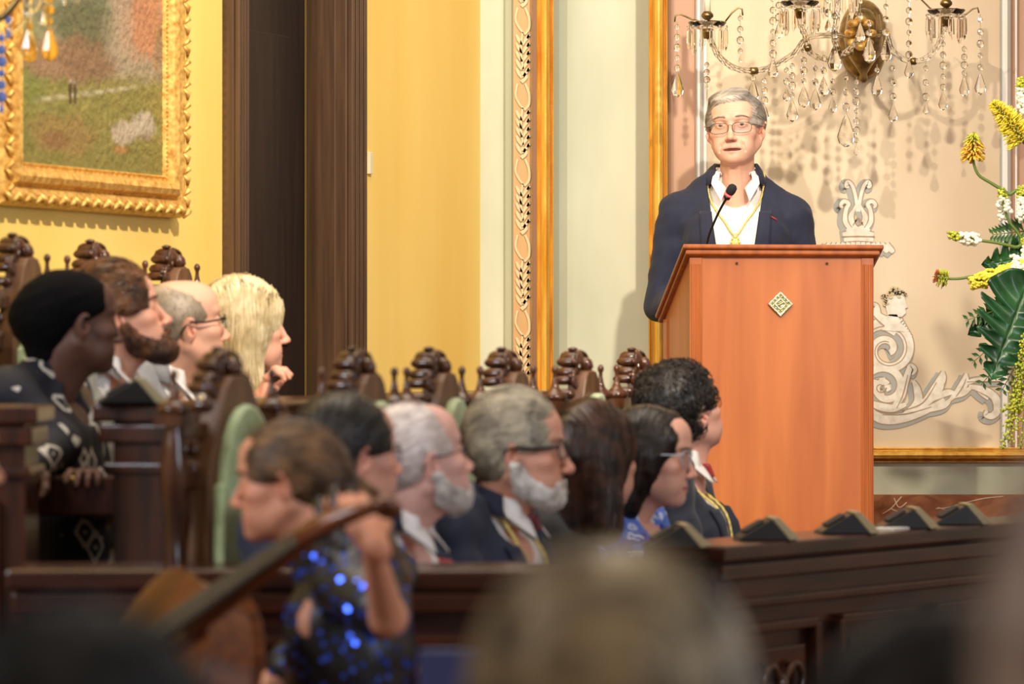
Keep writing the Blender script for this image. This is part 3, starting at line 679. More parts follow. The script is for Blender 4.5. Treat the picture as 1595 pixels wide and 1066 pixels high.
for (x0, y0), pts in (((1100, 36), [(1095, 34), (1078, 30), (1060, 22), (1052, 24), (1051, 34)]), ((1128, 36), [(1128, 36), (1140, 20), (1150, 12), (1156, 14), (1157, 24)]),
                      ((1490, 28), [(1484, 26), (1500, 26), (1515, 14), (1523, 12), (1525, 20)]), ((1455, 20), [(1462, 22), (1448, 12), (1436, 0), (1428, -6), (1427, 0)])):
    b.tube([SP(x, y, 12.7) for x, y in pts], .0028, 6)
b.build('wire_bracket', M['brass'], sco, True)
for x, y0, y1, n_, dr, Y in ((1055, 34, 152, 5, 38, 12.7), (1153, 20, 98, 4, 10, 12.7), (1527, 22, 148, 5, 34, 12.7), (1416, -10, 122, 6, 28, 12.68), (1300, -20, 112, 3, 42, 12.55), (1204, -10, 122, 6, 30, 12.62),
                            (1101, 95, 140, 3, 10, 12.72), (1173, 110, 160, 2, 34, 12.72), (1234, 95, 190, 4, 34, 12.7), (1191, 118, 190, 3, 26, 12.68), (1252, 70, 168, 4, 34, 12.6),
                            (1270, 96, 172, 2, 34, 12.6), (1318, 110, 230, 3, 52, 12.66), (1334, 120, 242, 7, 16, 12.7), (1366, 100, 150, 1, 32, 12.6), (1391, 95, 190, 3, 28, 12.66),
                            (1442, 95, 178, 3, 16, 12.7), (1469, 60, 172, 5, 28, 12.7), (1283, 80, 150, 2, 30, 12.56), (1297, 118, 176, 2, 24, 12.7), (1354, 30, 98, 2, 40, 12.55), (1225, 100, 158, 2, 22, 12.62),
                            (1380, 0, 96, 3, 36, 12.58), (1340, -10, 66, 2, 30, 12.5), (1502, 70, 150, 4, 30, 12.76), (1213, -20, 60, 3, 24, 12.6), (1290, -30, 50, 3, 20, 12.52)):
    chain(x, y0, y1, Y, n_, dr)
for cx_, y0 in ((1102, 36), (1246, 6), (1474, 18), (1305, -20)):
    for k in range(12):
        a = 2*math.pi*k/12+.2; prism_drop(cx_+30*math.cos(a), y0+3+3*math.sin(a)*0, y0+38+12*((k*5) % 3)/2, (12.7 if cx_ != 1246 else 12.56)+.06*math.sin(a))
# brass flower rosette and pale candle sleeves
b = MB(); c = SP(1340, 52, 12.84)
for k in range(8):
    a = k*math.pi/4; b.ball(c+Vector((.035*math.cos(a), -.01, .045*math.sin(a))), (.02, .02, .014), 8, 6)
b.build('rosette', M['goldf'], sco, True)
for e in ends:
    b = MB(); b.lathe([(.011, .055), (.011, .16)], e, 12); b.build('candle_sleeve', mat('ivory_candle_sleeve', rgb(236, 226, 200), .5), sco, True)
# part of a second one, at the top left, nearer the camera
so2 = empty('crystal_chandelier', W(-60, -40, 8.9)); tag(so2, 'crystal chandelier arm with hanging drops cut off at the upper left corner', 'chandelier')
_s = sco; sco = so2; SYk = 8.9
def SP(px, py, Y=8.9): return W(px, py, Y)-so2.location
b = MB(); b.tube(spline([tuple(SP(*q)) for q in ((-60, 60), (-30, 40), (0, 28), (20, 8), (32, -12), (34, -40))], 6), .0085, 8); b.build('arm', M['brass'], so2, True)
b = MB(); b.tube(spline([tuple(SP(*q)) for q in ((-60, 30), (10, 52), (40, 30), (60, 8), (70, -30))], 6), .004, 6); b.build('glass_arm', M['glass'], so2, True)
M['topaz'] = mat('amber_crystal', rgb(255, 206, 90), .03, IOR=1.5, Transmission_Weight=.8)
M['bluec'] = mat('blue_tinted_crystal', rgb(120, 150, 235), .05, IOR=1.5, Transmission_Weight=.6)
for x, y0, y1, n_, dr, mm in ((45, -20, 92, 4, 52, 'glass'), (77, -30, 96, 4, 54, 'topaz'), (68, -40, 40, 4, 20, 'glass'), (100, -40, 8, 3, 10, 'glass'), (2, 50, 176, 6, 16, 'bluec'), (13, 20, 60, 1, 18, 'bluec'), (46, 30, 98, 1, 44, 'topaz')):
    chain(x, y0, y1, 8.9, n_, dr).data.materials[0] = M[mm]
sco = _s

# ------------------------------------------------------------------ people: smooth solids meshed with surface nets
def smin(a, b, k):
    h = np.maximum(k-np.abs(a-b), 0)/k; return np.minimum(a, b)-h*h*k*.25
def smax(a, b, k): return -smin(-a, -b, k)
class Sdf:
    def __init__(s): s.ops = []; s.F = Matrix.Identity(4)
    def _add(s, kind, a, k, mode, lo, hi):
        Fi = np.array(s.F.inverted()); Fm = np.array(s.F)
        cs = np.array([[x, y, z, 1] for x in (lo[0], hi[0]) for y in (lo[1], hi[1]) for z in (lo[2], hi[2])])@Fm.T
        s.ops.append((kind, a, k, mode, cs[:, :3].min(0), cs[:, :3].max(0), Fi)); return s
    def ell(s, c, r, k=.01, mode='u', rot=None):
        old = s.F; r = np.array(r, float); s.F = s.F@Matrix.Translation(c)@(Euler([R(x) for x in rot]).to_matrix().to_4x4() if rot else Matrix.Identity(4))
        s._add('ell', r, k, mode, -r, r); s.F = old; return s
    def cap(s, a, b, ra, rb, k=.01, mode='u', sq=None):
        a, b = np.array(a, float), np.array(b, float); m = max(ra, rb)
        s._add('cap', (a, b, ra, rb), k, mode, np.minimum(a, b)-m, np.maximum(a, b)+m); return s
    def box(s, c, h, r=.005, k=.01, mode='u', rot=None):
        old = s.F; h = np.array(h, float); s.F = s.F@Matrix.Translation(c)@(Euler([R(x) for x in rot]).to_matrix().to_4x4() if rot else Matrix.Identity(4))
        s._add('box', (h, r), k, mode, -h-r, h+r); s.F = old; return s
    def wedge(s, z0, slope, y0, k=.006, ztop=9):
        """cuts a V-shaped opening at the front (upwards from z0, y > y0)"""
        s._add('wedge', (z0, slope, y0, ztop), k, 's', (-.5, -.5, -1), (.5, .8, 1.5)); return s
    def disp(s, amp, f, seed=0, axis=None): s.ops.append(('disp', (amp, f, seed, axis), 0, 'd', None, None, np.array(s.F.inverted()))); return s
    def off(s, t): s.ops.append(('off', t, 0, 'd', None, None, np.eye(4))); return s
    def isdf(s, o): s.ops.append(('isdf', o, 0, 'd', None, None, np.eye(4))); return s
    def ev(s, P):
        d = np.full(len(P), .5, np.float32)
        for kind, a, k, mode, lo, hi, Fi in s.ops:
            if kind == 'off': d = d-np.float32(a); continue
            if kind == 'isdf': m = d < .05; d[m] = smax(d[m], a.ev(P[m]), .006); continue
            if kind == 'disp':
                amp, f, seed, axis = a; q = P@Fi[:3, :3].T+Fi[:3, 3]
                if axis is not None: q = q*np.array(axis)
                m = np.abs(d) < .04; d[m] += (amp*nz(q[m], f, seed)).astype(np.float32); continue
            pad = k+.035
            m = np.all((P > lo-pad) & (P < hi+pad), axis=1)
            if not m.any():
                continue
            q = P[m]@Fi[:3, :3].T+Fi[:3, 3]
            if kind == 'ell':
                k0 = np.linalg.norm(q/a, axis=1); k1 = np.linalg.norm(q/(a*a), axis=1)+1e-9; e = k0*(k0-1)/k1
            elif kind == 'cap':
                A, B, ra, rb = a; ab = B-A; t = np.clip(((q-A)@ab)/max(ab@ab, 1e-12), 0, 1); e = np.linalg.norm(q-A-t[:, None]*ab, axis=1)-(ra+(rb-ra)*t)
            elif kind == 'box':
                h, r = a; w_ = np.abs(q)-h; e = np.linalg.norm(np.maximum(w_, 0), axis=1)+np.minimum(w_.max(1), 0)-r
            else:
                z0, sl, y0, zt_ = a; e = np.maximum(np.maximum(np.abs(q[:, 0])-(q[:, 2]-z0)*sl, y0-q[:, 1]), q[:, 2]-zt_)
            dm = d[m]
            if mode == 'u': d[m] = smin(dm, e, k)
            elif mode == 's': d[m] = smax(dm, -e, k)
            elif mode == 'i': d[m] = smax(dm, e, k)
        return d
    def mesh(s, res):
        us = [o for o in s.ops if o[3] == 'u']
        lo = np.min([o[4] for o in us], 0)-.03; hi = np.max([o[5] for o in us], 0)+.03
        n = np.ceil((hi-lo)/res).astype(int)+1
        # coarse pass: only look closely where the surface can be
        cr = 6; nc = np.ceil(n/cr).astype(int)+1
        g = np.stack(np.meshgrid(*[lo[i]+res*cr*(np.arange(nc[i])) for i in range(3)], indexing='ij'), -1).reshape(-1, 3)
        dc = s.ev(g).reshape(nc); near = np.abs(dc) < res*cr*1.9+.004
        f = np.where(np.repeat(np.repeat(np.repeat(dc, cr, 0), cr, 1), cr, 2) > 0, .5, -.5).astype(np.float32)
        blk = np.zeros(nc, bool)
        for dx in (0, 1):
            for dy in (0, 1):
                for dz in (0, 1): blk[dx:, dy:, dz:] |= near[:nc[0]-dx or None, :nc[1]-dy or None, :nc[2]-dz or None] if False else near[:nc[0]-dx, :nc[1]-dy, :nc[2]-dz]
        blk2 = blk.copy()
        for ax in range(3):
            sl1 = [slice(None)]*3; sl2 = [slice(None)]*3; sl1[ax] = slice(1, None); sl2[ax] = slice(None, -1)
            c = blk2.copy(); c[tuple(sl2)] |= blk2[tuple(sl1)]; blk2 = c
        fm = np.repeat(np.repeat(np.repeat(blk2, cr, 0), cr, 1), cr, 2)
        idx = np.argwhere(fm); f[fm] = s.ev(lo+idx*res)
        N = np.array(f.shape); sg = f < 0
        # surface nets
        c8 = [(i, j, k) for i in (0, 1) for j in (0, 1) for k in (0, 1)]
        cnt = sum(sg[i:N[0]-1+i, j:N[1]-1+j, k:N[2]-1+k].astype(np.int8) for i, j, k in c8)
        act = (cnt > 0) & (cnt < 8); cells = np.argwhere(act)
        vid = np.full(act.shape, -1, np.int32); vid[act] = np.arange(len(cells))
        acc = np.zeros((len(cells), 3)); num = np.zeros(len(cells))
        for a in range(8):
            for b_ in range(a+1, 8):
                A, B = np.array(c8[a]), np.array(c8[b_])
                if np.abs(A-B).sum() != 1: continue
                fa = f[tuple((cells+A).T)]; fb = f[tuple((cells+B).T)]; x = (fa < 0) != (fb < 0)
                t = np.where(x, fa/(fa-fb+1e-12), 0)[:, None]; acc += np.where(x[:, None], A+(B-A)*t, 0); num += x
        V = lo+(cells+acc/num[:, None])*res
        quads = []
        for ax in range(3):
            sl1 = [slice(None)]*3; sl2 = [slice(None)]*3; sl1[ax] = slice(1, None); sl2[ax] = slice(None, -1)
            e = sg[tuple(sl2)] != sg[tuple(sl1)]; id_ = np.argwhere(e); o1, o2 = [np.eye(3, dtype=int)[i] for i in range(3) if i != ax]
            ok = np.all(id_-o1-o2 >= 0, 1) & np.all(id_ < np.array(act.shape), 1); id_ = id_[ok]
            q = np.stack([vid[tuple((id_-d_).T)] for d_ in (0*o1, o1, o1+o2, o2)], 1)
            q = q[(q >= 0).all(1)]; id2 = id_[:len(q)]
            fl = sg[tuple(id_.T)]
            fl = fl[:len(q)] if len(fl) == len(q) else np.ones(len(q), bool)
            if ax == 1: fl = ~fl
            q[~fl] = q[~fl][:, ::-1]; quads.append(q)
        return V, np.concatenate(quads)
def to_mesh(name, V, Q, cols=None):
    me = bpy.data.meshes.new(name); me.vertices.add(len(V)); me.vertices.foreach_set('co', V.astype(np.float32).ravel())
    me.loops.add(len(Q)*4); me.loops.foreach_set('vertex_index', Q.astype(np.int32).ravel())
    me.polygons.add(len(Q)); me.polygons.foreach_set('loop_start', np.arange(len(Q), dtype=np.int32)*4)
    me.update(calc_edges=True)
    if cols is not None: vcol(me, cols)
    me.polygons.foreach_set('use_smooth', [True]*len(me.polygons)); return me
def bvh(V, Q): return BVHTree.FromPolygons([tuple(v) for v in V], [tuple(int(i) for i in q) for q in Q])
def np_frame(Mx, V): return V@np.array(Mx)[:3, :3].T+np.array(Mx)[:3, 3]

# ---- head (x to the person's right, y forward, z up, origin between the ears)
def head_ops(s, p):
    jw, nw, fat, ch = p.get('jaw', 1), p.get('nose', 1), p.get('fat', 0), p.get('chin', 0)
    s.ell((0, -.014, .036), (.075, .096, .083))
    s.ell((0, .02, -.03), (.060+fat, .068, .08), .03)
    s.ell((0, .045, .055), (.058, .05, .05), .03)
    for e in (-1, 1):
        s.cap((e*.058*jw, -.012, -.045), (e*.024*jw, .056, -.095), .014+fat, .014+fat, .03)
        s.ell((e*.044, .058, -.018), (.022, .024, .02), .022)
        s.ell((e*.034, .056, -.058), (.021, .028, .03), .02)
        s.cap((e*.014, .088, .03), (e*.044, .074, .034), .0085, .007, .014)
        s.ell((e*.032, .096, .008), (.019, .014, .0125), .012, 's')
    s.ell((0, .072, -.099+ch), (.021, .019, .017), .02)
    s.ell((0, .066, -.066), (.032, .026, .032), .02)
    # nose
    s.cap((0, .084, .018), (0, .106, -.030), .0072*nw, .0088*nw, .009)
    s.ell((0, .109+.003*(nw-1), -.036), (.0102*nw, .0112, .0092*nw), .008)
    for e in (-1, 1): s.ell((e*.0118*nw, .099, -.039), (.0075*nw, .0105, .0072), .006); s.ell((e*.006*nw, .106, -.0468), (.0036, .005, .0032), .003, 's')
    # mouth
    mo = p.get('mouth', 0); mw = p.get('mw', 1)
    for e in (-1, 1):
        s.cap((e*.001, .0925, -.0655), (e*.024*mw, .079-.009*(mw-1)*2, -.0695+.004*(mw-1)*3), .0038, .0022, .005)
        s.cap((e*.001, .0905, -.0745-mo), (e*.021*mw, .079-.009*(mw-1)*2, -.0715-mo*.4+.004*(mw-1)*3), .0046, .0024, .006)
    s.ell((0, .090, -.0698-mo*.5), (.0215*mw, .022, .0013+mo*.5), .0025, 's')
    if p.get('folds'):
        for e in (-1, 1):
            s.cap((e*.019, .097, -.036), (e*.033, .088, -.056), .0026, .003, .007, 's'); s.cap((e*.033, .088, -.056), (e*.036, .078, -.076), .003, .0016, .007, 's')
            s.cap((e*.02, .098, -.004), (e*.042, .088, -.009), .0016, .0012, .005, 's')
    # eyes: lids with an opening
    op = p.get('eye', .0052)
    for e in (-1, 1):
        s.ell((e*.031, .0745, .009), (.0158, .0148, .0145), .005)
        s.ell((e*.031, .091, .0085), (.0128, .0075, op), .002, 's')
    # ears
    for e in (-1, 1):
        s.ell((e*.080, -.008, -.004), (.006, .019, .033), .007, 'u', (-12, e*8, -e*28))
        s.ell((e*.085, -.002, .0), (.006, .010, .018), .005, 's', (-12, e*8, -e*28))
        s.ell((e*.081, .002, -.008), (.005, .005, .008), .004)
EYEC = [(-.031, .0745, .009), (.031, .0745, .009)]
def skin_cols(V, p):
    c = L3(*p['skin']); n_ = nz(V, 120, 7); C = np.ones((len(V), 3))*c*(1+.04*n_)[:, None]
    def sp(c0, r, col, k): 
        nonlocal C
        d = np.linalg.norm((V-np.array(c0))/np.array(r), axis=1); m = np.clip(1.3-d, 0, 1)[:, None]*k; C = C*(1-m)+col*m
    red = c*np.array([1.02, .74, .68])
    for e in (-1, 1):
        sp((e*.045, .07, -.02), (.026, .03, .026), red, .45); sp((e*.083, 0, 0), (.012, .03, .036), red, .5)
        sp((e*.031, .088, .0), (.02, .02, .014), c*np.array([.86, .72, .68]), .35)
    sp((0, .11, -.036), (.016, .02, .016), red, .6)
    lip = L3(*p.get('lips', (178, 110, 98)))
    sp((0, .092, -.0705-p.get('mouth', 0)*.4), (.026*p.get('mw', 1), .016, .008+p.get('mouth', 0)*.5), lip, .9)
    if p.get('mouth', 0) > .002: sp((0, .082, -.070-p['mouth']*.5), (.02*p.get('mw', 1), .0115, .002+p['mouth']*.4), L3(70, 30, 28), 1)
    if p.get('stubble'): sp((0, .05, -.085), (.075, .07, .05), c*np.array([.78, .76, .78]), .5)
    return np.clip(C, 0, 1)
def brow_strip(mb, e, z=.0, h=.006):
    pass

# ---- hair shells
def hair_sdf(st, t=.012, f=None):
    s = Sdf(); s.F = f or Matrix.Identity(4)
    g = dict(t=t); kind = st['kind']
    top = st.get('top', 0)
    s.ell((0, -.016, .036), (.077+t, .098+t, .085+t+top))
    if kind == 'curly': s.ell((0, -.01, .07), (.09, .105, .075), .02)
    if kind in ('long', 'bob', 'straight'):
        L = st['len']; 
        for e in (-1, 1):
            s.cap((e*.055, -.035, .0), (e*st.get('spread', .07), -.045+st.get('fw', 0), -L), .048, .04, .03)
        s.cap((0, -.06, .0), (0, -.07, -L), .06, .05, .03)
        s.ell((0, -.03, -.02), (.09, .085, .10), .03)
    fl = st.get('line', .062)
    s.ell((0, .125, fl-.105+.012), (st.get('fw2', .066), .085, .105), .012, 's')
    if kind in ('short', 'curly', 'balding'):
        s.box((0, .07, -.09), (.2, .075+st.get('burn', 0), .095), .0, .012, 's')
        s.box((0, -.05, -.13), (.2, .2, .07), .0, .02, 's')
        for e in (-1, 1): s.ell((e*.095, -.002, -.012), (.035, .024, .034), .008, 's')
    if kind in ('long', 'bob', 'straight'):
        s.ell((0, .09, -.06), (st.get('fw2', .066), .075, .105), .012, 's')
        s.ell((0, .01, -.16), (.05, .07, .13), .02, 's')
    if kind == 'balding':
        s.ell((0, .06, .115), (.075, .105, .07), .02, 's'); 
    s.disp(st.get('rough', .002), st.get('rf', 60), 5)
    return s
def strands(V, Q, Mh, st, n, length, rad, seed=0, lift=.0015):
    """thin hair strands following the shell; V in body frame, Mh head matrix"""
    rs = np.random.RandomState(seed); T = bvh(V, Q); Mi = Mh.inverted(); mb_v = []; mb_f = []
    cen = V[Q].mean(1); pick = rs.choice(len(cen), n, replace=True); kind = st.get('flow', 'side'); wav = st.get('wave', 0)
    cr = Vector(st.get('crown', (.02, -.02, .13)))
    for j in pick:
        p = Vector(cen[j]); steps = 6; L = length*(.6+.7*rs.rand()); pts = []
        lf = lift*(rs.rand()*1.6-.2); ph = rs.rand(3)*6.3
        for k in range(steps):
            loc, nrm, _, _ = T.find_nearest(p)
            if loc is None: break
            pts.append(loc+nrm*(lf+k/steps*lift*.8))
            h = Mi@loc
            if kind == 'side': d = Vector(((1 if h.x > cr.x else -1)*.8, -.9-.6*max(0, h.y*6), -.55)) if h.z > .03 else Vector((0, -.45, -1))
            elif kind == 'down': d = Vector(((1 if h.x > cr.x else -1)*.75, -.1, -.3)) if h.z > .085 else Vector((0, -.06, -1))
            elif kind == 'back': d = Vector((0, -1, -.25)) if h.z > .0 else Vector((0, -.7, -1))
            elif kind == 'bun': d = Vector((0, -.14, .05))-Vector((h.x, h.y, h.z))
            else: d = Vector(rs.normal(size=3))
            if wav: d = d.normalized()+Vector((math.sin(ph[0]+k*1.6), math.sin(ph[1]+k*1.9), math.sin(ph[2]+k*1.3)))*wav
            d = (Mh.to_3x3()@d); d = d-nrm*d.dot(nrm)
            if d.length < 1e-6: break
            p = loc+d.normalized()*L/steps
        if len(pts) < 3: continue
        b0 = len(mb_v); m = len(pts)
        for i, q in enumerate(pts):
            t = (pts[min(i+1, m-1)]-pts[max(i-1, 0)]).normalized(); a = t.orthogonal().normalized(); b = t.cross(a); r = rad*(1-.75*i/(m-1))
            for k in range(3):
                an = k*2.094; mb_v.append(q+a*(r*math.cos(an))+b*(r*math.sin(an)))
        for i in range(m-1):
            for k in range(3): kk = (k+1) % 3; mb_f.append((b0+i*3+k, b0+i*3+kk, b0+(i+1)*3+kk, b0+(i+1)*3+k))
    return np.array(mb_v), np.array(mb_f)
def hair_mat(name, c1, c2, rough=.38):
    m = noise_col(mat(name, rough=rough), c1, c2, (1, 1, 1), st_scale, 3, .35, .65, bump=.5, bscale=260, bdist=.002); return m
st_scale = 24

# ---- hand: palm + five bent fingers, +y along the fingers, palm facing -z
def hand_ops(s, side=1, curl=.5, k=1):
    s.ell((0, .045, 0), (.038, .05, .014), .008)
    s.cap((0, -.03, 0), (0, .02, 0), .026, .028, .015)
    for i, (x, L) in enumerate(((.030, .068), (.010, .078), (-.010, .073), (-.029, .058))):
        a = 0; p = np.array((x*side, .085, .002)); r = .0092
        for seg, fr in enumerate((.45, .32, .25)):
            a += curl*(.35, .75, .5)[seg]*(1+.12*i); q = p+np.array((x*.06*side, math.cos(a)*L*fr, -math.sin(a)*L*fr)); s.cap(p, q, r, r-.0011, .004); p = q; r -= .0009
    p = np.array((.026*side, .015, -.002)); 
    for q, r0, r1 in (((.050*side, .042, -.010), .0135, .0115), ((.058*side, .068, -.02-.01*curl), .011, .0098), ((.056*side, .088, -.028-.012*curl), .0098, .008)):
        s.cap(p, q, r0, r1, .008); p = np.array(q)

# ---- clothes and trunk
def trunk_ops(s, g, P, sitting, skin=False):
    """P: joint dict (body frame, origin at the hips)"""
    w_ = P.get('w', 1); 
    s.ell((0, 0, .02), (.165*w_+g, .125+g+P.get('belly', 0)*.3, .12+g), .03)
    s.ell((0, .01+P['ly']*.3, .17), (.148*w_+g, .112+g+P.get('belly', 0), .14+g), .05)
    s.ell((0, P['ly']*.75, .35), (.165*w_+g, .115+g, .17+g), .06)
    ly = P['ly']
    for e in (-1, 1):
        sh = P['sh_r'] if e > 0 else P['sh_l']
        s.cap((e*.05, ly-.015, .455), (sh[0]*.82, sh[1], sh[2]), .058+g, .050+g, .04)
        s.cap((e*.036, P['cy']-.022, P['nk']+P.get('tz', -.022)), (sh[0]*.8, sh[1]-.005, sh[2]+.022), .046+g, .036+g, .035)
        s.ell((e*.075, ly+.055, .385), (.085, .06+g, .085), .04)
def arm_ops(s, g, P, e, k=.03, cuff=True):
    sh, el, wr = [Vector(P[n+('_r' if e > 0 else '_l')]) for n in ('sh', 'el', 'wr')]
    s.cap(sh, el, .049+g, .042+g, k); s.cap(el, wr if not cuff else el.lerp(wr, .93), .041+g, .029+g*1.3, .018)
def leg_ops(s, g, P, sitting):
    for e in (-1, 1):
        hp, kn, an = [Vector(P[n]) for n in (('hp_r', 'kn_r', 'an_r') if e > 0 else ('hp_l', 'kn_l', 'an_l'))]
        s.cap(hp, kn, .085+g, .058+g, .04); s.cap(kn, an, .056+g, .04+g*1.5, .03)
def collar(parent, P, top, m, r=.062, hgt=.04, wing=.05, thick=.0035, name='collar', nx=0, spread=55, rb=None, tilt=.22, yoff=0):
    """folded shirt collar round the neck"""
    n = 30; vs = []; fs = []; rb = rb or r+.014; cy = P['cy']+yoff
    for i in range(n+1):
        a = R(90+spread*.5)+(2*math.pi-R(spread))*i/n; cx_, sy = math.cos(a), math.sin(a)
        fr = max(0, (sy-.1)); 
        zb = top-hgt*.9-.055*max(0, sy+.3)*1.0
        for rr, dz in ((r*.97, -hgt*.2), (r*.985, 0), (r+.006, .002), (r+.012, -hgt*.5), (rb+.002, -hgt*1.0-wing*max(0, (sy-.35))**1.2)):
            x = cx_*rr*1.02; y = cy+sy*rr*1.08+.006; z = top+dz-tilt*max(-.2, sy)*rr*1.6
            vs.append((x, y, z))
    m_ = 5
    for i in range(n):
        for k in range(m_-1): fs.append((i*m_+k, (i+1)*m_+k, (i+1)*m_+k+1, i*m_+k+1))
    me = bpy.data.meshes.new(name); me.from_pydata(vs, [], fs); o = new_obj(name, me, m, parent, True)
    sd = o.modifiers.new('s', 'SOLIDIFY'); sd.thickness = thick; sd.offset = 0; return o
def flap(name, c, m, parent, thick=.0035, bulge=.004, n=6):
    """small cloth flap between four corners a-b (fold line) and d-c (free edge)"""
    a, b_, c_, d = [Vector(v) for v in c]; nn_ = (b_-a).cross(d-a).normalized(); vs = []
    if nn_.y < 0: nn_ = -nn_
    for i in range(n+1):
        for j in range(n+1):
            u, v = i/n, j/n; vs.append((a.lerp(b_, u)).lerp(d.lerp(c_, u), v)+nn_*bulge*math.sin(math.pi*v*.8+.3))
    me = bpy.data.meshes.new(name); me.from_pydata(vs, [], [(i*(n+1)+j, i*(n+1)+j+1, (i+1)*(n+1)+j+1, (i+1)*(n+1)+j) for i in range(n) for j in range(n)])
    o = new_obj(name, me, m, parent, True); sd = o.modifiers.new('s', 'SOLIDIFY'); sd.thickness = thick; sd.offset = 0; return o
def drape(name, rows, T, m, parent, off=.003, thick=.004, nx=6, mirror=False, y0=1.0, sub=5, smooth=True, jitter=0):
    """cloth strip laid on a surface from the front: rows of (z, x0, x1)"""
    q = spline(rows, sub) if len(rows) > 2 else rows; vs = []; fs = []; last = None
    for z, xa, xb in q:
        for k in range(nx+1):
            x = xa+(xb-xa)*k/nx; x = -x if mirror else x
            h = T.ray_cast(Vector((x, y0, z)), Vector((0, -1, 0)))
            y = h[0].y if h[0] is not None else (last if last is not None else 0); last = y
            nn_ = h[1] if h[1] is not None else Vector((0, 1, 0))
            vs.append(Vector((x, y, z))+Vector((0, 1, 0))*off)
    w_ = nx+1
    for i in range(len(q)-1):
        for k in range(nx): f = (i*w_+k, i*w_+k+1, (i+1)*w_+k+1, (i+1)*w_+k); fs.append(f if mirror else f[::-1])
    me = bpy.data.meshes.new(name); me.from_pydata(vs, [], fs); o = new_obj(name, me, m, parent, smooth)
    sd = o.modifiers.new('s', 'SOLIDIFY'); sd.thickness = thick; sd.offset = 1; return o
def lanyard(name, path, T, m, parent, rad=.0028, off=.004, twist=True):
    """cord along (x, z) points on the front; points given as 3-tuples are taken as they are"""
    def hit(x, z, d0=.1):
        h = T.ray_cast(Vector((x, 1, z)), Vector((0, -1, 0))); return (h[0].y if h[0] is not None else d0)+off
    cp = [p if len(p) == 3 else (p[0], hit(*p), p[1]) for p in path]; pts = []
    zc = min(p[2] for p, q in zip(cp, path) if len(q) == 3)-.01
    for q in spline(cp, 8):
        pts.append(Vector((q[0], max(q[1], hit(q[0], q[2])) if q[2] < zc else q[1], q[2])))
    b = MB()
    if twist:
        for o_ in (0, math.pi):
            pp = []; acc = 0
            fine = []
            for i in range(len(pts)-1):
                for k in range(3): fine.append(pts[i].lerp(pts[i+1], k/3))
            for i, q in enumerate(fine): a = o_+i*1.1; pp.append(q+Vector((math.cos(a), .3, math.sin(a)))*rad*.55)
            b.tube(pp, rad*.75, 5)
    else: b.tube(pts, rad, 6, flat=1)
    return b.build(name, m, parent, True)
def eye_obj(parent, Mh, c, iris, look=(0, 0)):
    b = MB(); r = .0122; n, m_ = 18, 14
    Rm = (Euler((R(look[1]), 0, R(look[0]))).to_matrix().to_4x4())
    vs = []; cols = []
    for i in range(m_+1):
        t = math.pi*i/m_
        for k in range(n):
            q = 2*math.pi*k/n; v = Vector((math.sin(t)*math.cos(q), math.cos(t), math.sin(t)*math.sin(q)))*r
            vs.append(Mh@(Vector(c)+Rm@v)); dg = math.degrees(t); cols.append(L3(12, 10, 10) if dg < 12 else (L3(*iris) if dg < 30 else L3(226, 218, 210)))
    me = bpy.data.meshes.new('eye'); me.from_pydata(vs, [], [(i*n+k, i*n+(k+1) % n, (i+1)*n+(k+1) % n, (i+1)*n+k) for i in range(m_) for k in range(n)])
    vcol(me, np.array(cols)); return new_obj('eye', me, M['eye'], parent, True)
def glasses(parent, Mh, m, w_=.026, h=.017, rad=.0012, z=.004, lens=True, y=.1, rim='full', thick=1.0, top=None, tempz=.006, round_=2.6, tempr=None):
    root = None; b = MB()
    def loop(e):
        pts = []
        for k in range(25):
            a = 2*math.pi*k/24; c, s_ = math.cos(a), math.sin(a)
            x = e*.033+w_*math.copysign(abs(c)**(2/round_), c); zz = z+h*math.copysign(abs(s_)**(2/round_), s_)
            pts.append(Vector((x, y-.006*abs(x/.06)**2*2-abs(zz-z)*.05, zz)))
        return pts
    g = MB()
    loops = [loop(e) for e in (-1, 1)]
    for L_ in loops: g.tube([Mh@q for q in L_], rad, 6)
    g.tube([Mh@Vector(q) for q in ((-.033+w_, y-.001, z+h*.35), (-.004, y+.003, z+h*.5), (.004, y+.003, z+h*.5), (.033-w_, y-.001, z+h*.35))], rad*1.1, 6)
    if top:
        for L_ in loops: g.tube([Mh@q for q in L_ if q.z > z+h*.2][0:], rad*1.7, 6)
    go = g.build('glasses', m, parent, True)
    for e in (-1, 1):
        t = MB(); xo = .033+w_; t.tube([Mh@Vector(q) for q in spline([(e*xo, y-.012, z+h*.45), (e*(xo+.010), y-.02, z+h*.45), (e*.083, .03, z+h*.3+tempz*.3), (e*.085, -.002, z+.012), (e*.080, -.022, z-.002), (e*.078, -.03, z-.014)], 5)], (tempr or rad*1.3), 6)
        t.build('temple', top or m, go, True)
    if lens:
        for L_ in loops:
            c = sum(L_[:-1], Vector())/24; b = MB(); b.add([Mh@q for q in L_[:-1]]+[Mh@q-(Mh.to_3x3()@Vector((0, .0012, 0))) for q in L_[:-1]], [tuple(range(24)), tuple(range(24, 48))[::-1]]+[(i, (i+1) % 24, 24+(i+1) % 24, 24+i) for i in range(24)])
            b.build('lens', M['lens'], go)
    return go
M['eye'] = attr_mat('eye_surface', .08)
M['lens'] = bpy.data.materials.new('thin_lens'); M['lens'].use_nodes = True
_n, _l = M['lens'].node_tree.nodes, M['lens'].node_tree.links; _t = _n.new('ShaderNodeBsdfTransparent'); _t.inputs[0].default_value = (.96, .97, .98, 1)
_g = _n.new('ShaderNodeBsdfGlossy'); _g.inputs['Roughness'].default_value = .03; _x = _n.new('ShaderNodeMixShader'); _x.inputs[0].default_value = .07
_l.new(_t.outputs[0], _x.inputs[1]); _l.new(_g.outputs[0], _x.inputs[2]); _l.new(_x.outputs[0], _n['Material Output'].inputs['Surface'])
